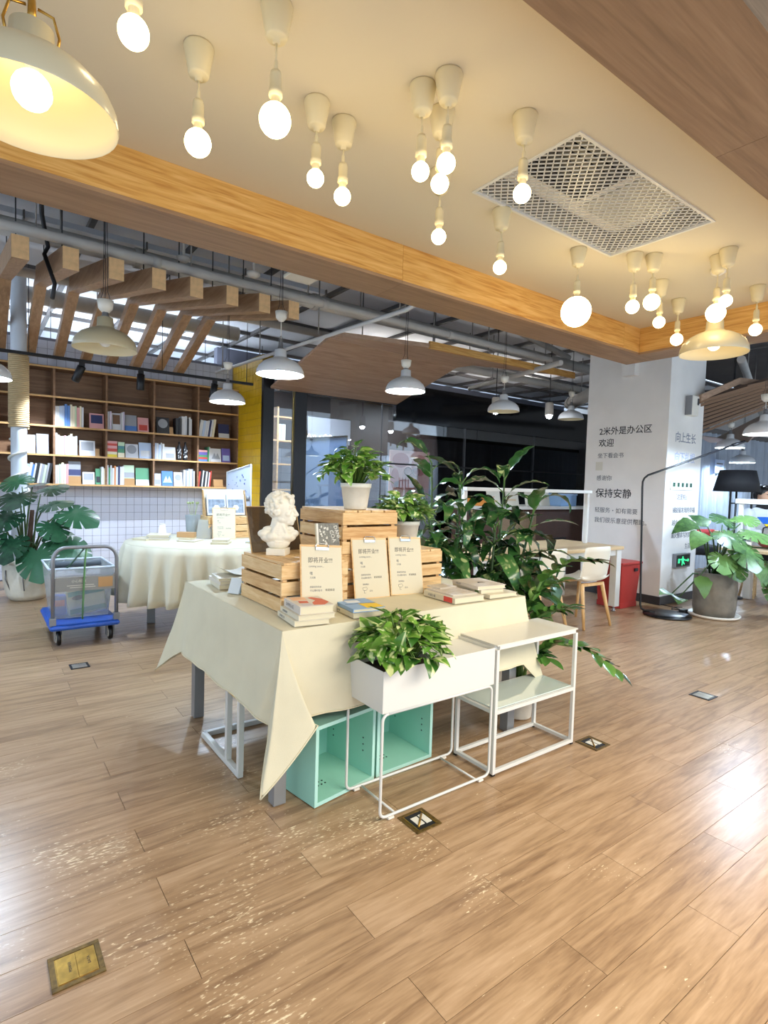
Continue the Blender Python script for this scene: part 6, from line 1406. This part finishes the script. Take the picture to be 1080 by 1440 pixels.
bp_ = thing('snack_pack', 'blue and red snack pack beside the tissue pack in the clear bin', 'pack', (.565, 5.23, .195)); MB().box(-.055, .055, -.04, .04, 0, .17).build('wrapper', mat('blue_wrapper', '#3f62ae', .4), bp_, .02); MB().box(-.035, .035, -.0425, -.0408, .08, .13).build('red_print', bm('red'), bp_)
rl = thing('dark_roll', 'dark grey rolled tube lying across the clear bin rim', 'roll', (.69, 5.13, .6255)); MB().tube([(-.19, 0, .0), (.17, .02, .0)], .026, 14).build('roll', mat('slate_roll', '#4d565f', .6), rl); MB().tube([(-.195, 0, 0), (-.19, 0, 0)], .028, 14).build('end_cap', M_dark, rl)
sp_ = thing('strap', 'green strap tied from the trolley handle down into the bin', 'strap', (.715, 4.925, .79)); MB().tube([(0.01, 0.006, 0), (-.005, -.012, -.10), (-.02, -.012, -.45), (-.02, .01, -.58)], .008, 6).build('webbing', mat('green_strap', '#5d8a54', .7), sp_); MB().tube([(.0, .01, -.005), (-.10, .12, -.17), (-.13, .16, -.2)], .007, 6).build('tail', mat('dark_green_strap', '#3f5f4c', .7), sp_)

# ------------------------------------------------------------------ wrapped round column at the left
col = thing('round_column', 'round column wrapped in sisal rope above and bare white below, at the left edge', 'column', (.43, 7.70, .0))
MB().lathe([(.08, .004), (.08, 3.6)], 28).build('shaft', mat('pale_blue_white', '#cfd8e4', .4), col)
rp = MB(); pts = []
for k in range(0, 37 * 14): a = k * 2 * PI / 14; pts.append((.094 * math.cos(a), .094 * math.sin(a), 1.87 + k / 14 * .0225))
rp.tube(pts, .0122, 5); rp.build('rope_wrapping', mat('sisal_rope', '#c4ad86', .95, bump=.6, bscale=160), col)
pts = [(.098 * math.cos(k * .35 + 2.2), .098 * math.sin(k * .35 + 2.2), 1.0 + k * .0135) for k in range(0, 56)]
MB().tube(pts, .014, 6).build('loose_rope', mat('white_rope', '#d5d3cb', .9, bump=.5, bscale=120), col)

# ------------------------------------------------------------------ things behind the glass
bw = thing('rolling_whiteboard', 'large pale blue whiteboard turned at an angle behind the glass', 'whiteboard', (4.30, 7.9, .004))
def q3(u, v): return Vector((-.1 + .62 * u, .10 - .42 * u, .95 + 1.08 * v + .06 * u * v))
MB().prism([q3(0, -.5), q3(1, -.5), q3(1, 1), q3(0, 1)], (.01, .02, 0)).build('board', mat('blue_white_board', '#8db2ee', .25), bw)
MB().tube([q3(0, 1), q3(1, 1)], .016, 6).tube([q3(1, -.5), q3(1, 1)], .012, 6).tube([q3(0, -.5), q3(0, 1)], .012, 6).build('frame', M_dark, bw); MB().bar((.5, -.3, 0), (.5, -.3, .5), .03).bar((-.08, .1, 0), (-.08, .1, .5), .03).build('stand_leg', M_dark, bw); MB().tube([q3(.25, 1) + Vector((0, -.01, -.02)), q3(.25, 1) + Vector((0, -.01, .03))], .012, 6).tube([q3(.7, 1) + Vector((0, -.01, -.02)), q3(.7, 1) + Vector((0, -.01, .03))], .012, 6).build('clip', M_grey, bw)
scn = thing('wall_screen', 'pale wall screen with a white glowing scribble above the blue whiteboard', 'screen', (4.62, 8.55, 2.02)); MB().box(0, .88, 0, .03, 0, .46).build('panel', mat('pale_screen', '#85868e', .4), scn); MB().tube([(0, 0, 0), (.88, 0, 0), (.88, 0, .46), (0, 0, .46), (0, 0, 0)], .012, 6).build('frame', M_black, scn); MB().bar((.44, .03, .1), (.44, .9, .1), .04).build('wall_arm', M_dark, scn)
rg = random.Random(2); MB().tube([(.0 + .88 * k / 30, -.02, .10 + .05 * math.sin(k * 1.7) * rg.random() + .04 * (9 < k < 16)) for k in range(31)], .007, 5).build('glowing_scribble', emitter('neon_white', (1, 1, 1), 3.0), scn)
pk = thing('pink_picture', 'large pink picture of abstract rounded shapes behind the glass', 'picture', (6.15, 8.2, 1.10)); MB().box(0, .95, 0, .03, 0, .88).build('panel', mat('pale_pink', '#e2b6ae', .5), pk)
b = MB()
for (cx_, cz_, rx_, rz_) in ((.25, .7, .2, .14), (.7, .62, .2, .2), (.4, .25, .3, .1), (.12, .35, .1, .2)): b.add([Vector((cx_ + rx_ * math.cos(a * PI / 10), -.002, cz_ + rz_ * math.sin(a * PI / 10))) for a in range(20)], [tuple(range(20))])
b.build('rose_shape', mat('rose_print', '#b9726c', .5), pk); b = MB()
for cx_ in (.42, .62): b.tube([(cx_ + .09 * math.cos(a * PI / 8), -.006, .50 + .075 * math.sin(a * PI / 8)) for a in range(17)], .012, 5)
b.build('brown_ring', mat('brown_print', '#7a4a36', .5), pk); MB().bar((.2, .03, -1.09), (.2, .03, 0), .03).bar((.75, .03, -1.09), (.75, .03, 0), .03).build('stand_leg', M_dark, pk)
gs = thing('glass_room_shelf', 'slim shelf of books seen through the glass beside the yellow wall', 'shelf', (3.85, 8.75, .004)); b = MB()
for z in (1.18, 1.62, 2.02, 2.42): MB().box(0, .75, 0, .25, z, z + .025).build('board', W_caseedge, gs)
for x in (.30,): MB().box(x, x + .03, -.01, .24, 0, 2.6).build('upright', W_caseedge, gs)
for x in (0.0, .72): MB().box(x, x + .03, .21, .24, 0, 2.6).build('upright', W_caseedge, gs)
for k in range(9):
    c_ = ['white', 'pale blue', 'white', 'grey', 'white', 'white', 'pale blue', 'white', 'cream'][k]; x = 3.87 + k * .028 if k < 5 else 4.21 + (k - 5) * .03; o = obj('book', book_mesh(.024, .16, .27, c_)); o.matrix_local = Matrix.Translation((x, 8.78, 2.0495)); tag(o, f'{c_} book, {ORD[k]} from left on the shelf behind the glass', 'book', 'books behind the glass')
for k, c_ in enumerate(('blue', 'pink', 'pale blue', 'white')): o = obj('book', book_mesh(.05, .16, .13, c_)); o.matrix_local = Matrix.Translation((3.87 + k * .055, 8.78, 1.6495)); tag(o, f'{c_} small book, {ORD[k]} from left on the lower shelf behind the glass', 'book', 'books behind the glass')

# ------------------------------------------------------------------ floor socket lids
def socket(x, y, label, kind, s=.128):
    t = thing('floor_socket', label, 'floor socket', (x, y, .0005), 0, 'metal socket lids let into the floor'); m = M_brass if kind != 'silver' else mat('dull_silver', '#b9b2a6', .35, .7, mottle=.2); h = s / 2
    b = MB()
    for q in ((-h, h, -h, -h + .014), (-h, h, h - .014, h), (-h, -h + .014, -h + .014, h - .014), (h - .014, h, -h + .014, h - .014)): b.box(*q, 0, .004)
    b.build('rim', mat('worn_brass_dark', '#7a6132', .5, .6, mottle=.5, mscale=60) if kind != 'silver' else M_dark, t, .001); k = h - .0145
    MB().box(-k, k, -k, k, 0, .0025).build('well', M_dark if kind == 'window' else m, t)
    if kind == 'window':
        MB().box(-k * .55, k * .1, -k * .55, k * .55, .0026, .0042).build('pale_label', M_paper, t); MB().box(k * .25, k * .8, -k * .6, k * .6, .0026, .0042).build('pale_label', M_paper, t); MB().tube([(-k * .7, -k * .7, .005), (k * .7, k * .6, .005)], .004, 6).build('latch_bar', M_brass, t)
        MB().box(-k, -k + .006, -k, k, .0026, .0045).box(k - .006, k, -k, k, .0026, .0045).build('inner_rim', M_brass, t)
    else:
        MB().box(-k + .002, -.001, -k + .002, k - .002, .0026, .0046).build('lid', m, t, .0008); MB().box(.001, k - .002, -k + .002, k - .002, .0026, .0046).build('lid', m, t, .0008)
        if kind == 'brass': text('POWER', .011, (-.012, -.018, .0048), (0, 1, 0), (-1, 0, 0), M_ink, t, ext=.0001); text('DATA', .011, (.034, -.015, .0048), (0, 1, 0), (-1, 0, 0), M_ink, t, ext=.0001)
socket(.222, 1.665, 'worn brass floor socket lid with two flaps, lower left of the floor', 'brass')
socket(1.44, 1.65, 'brass floor socket with pale labels in front of the planter stand', 'window')
socket(2.655, 1.665, 'brass floor socket with pale labels just right of the white shelf', 'window')
socket(3.92, 1.665, 'small silver floor socket lid farthest to the right', 'silver', .13)
socket(.60, 4.39, 'silver floor socket lid in front of the blue trolley', 'silver', .12)
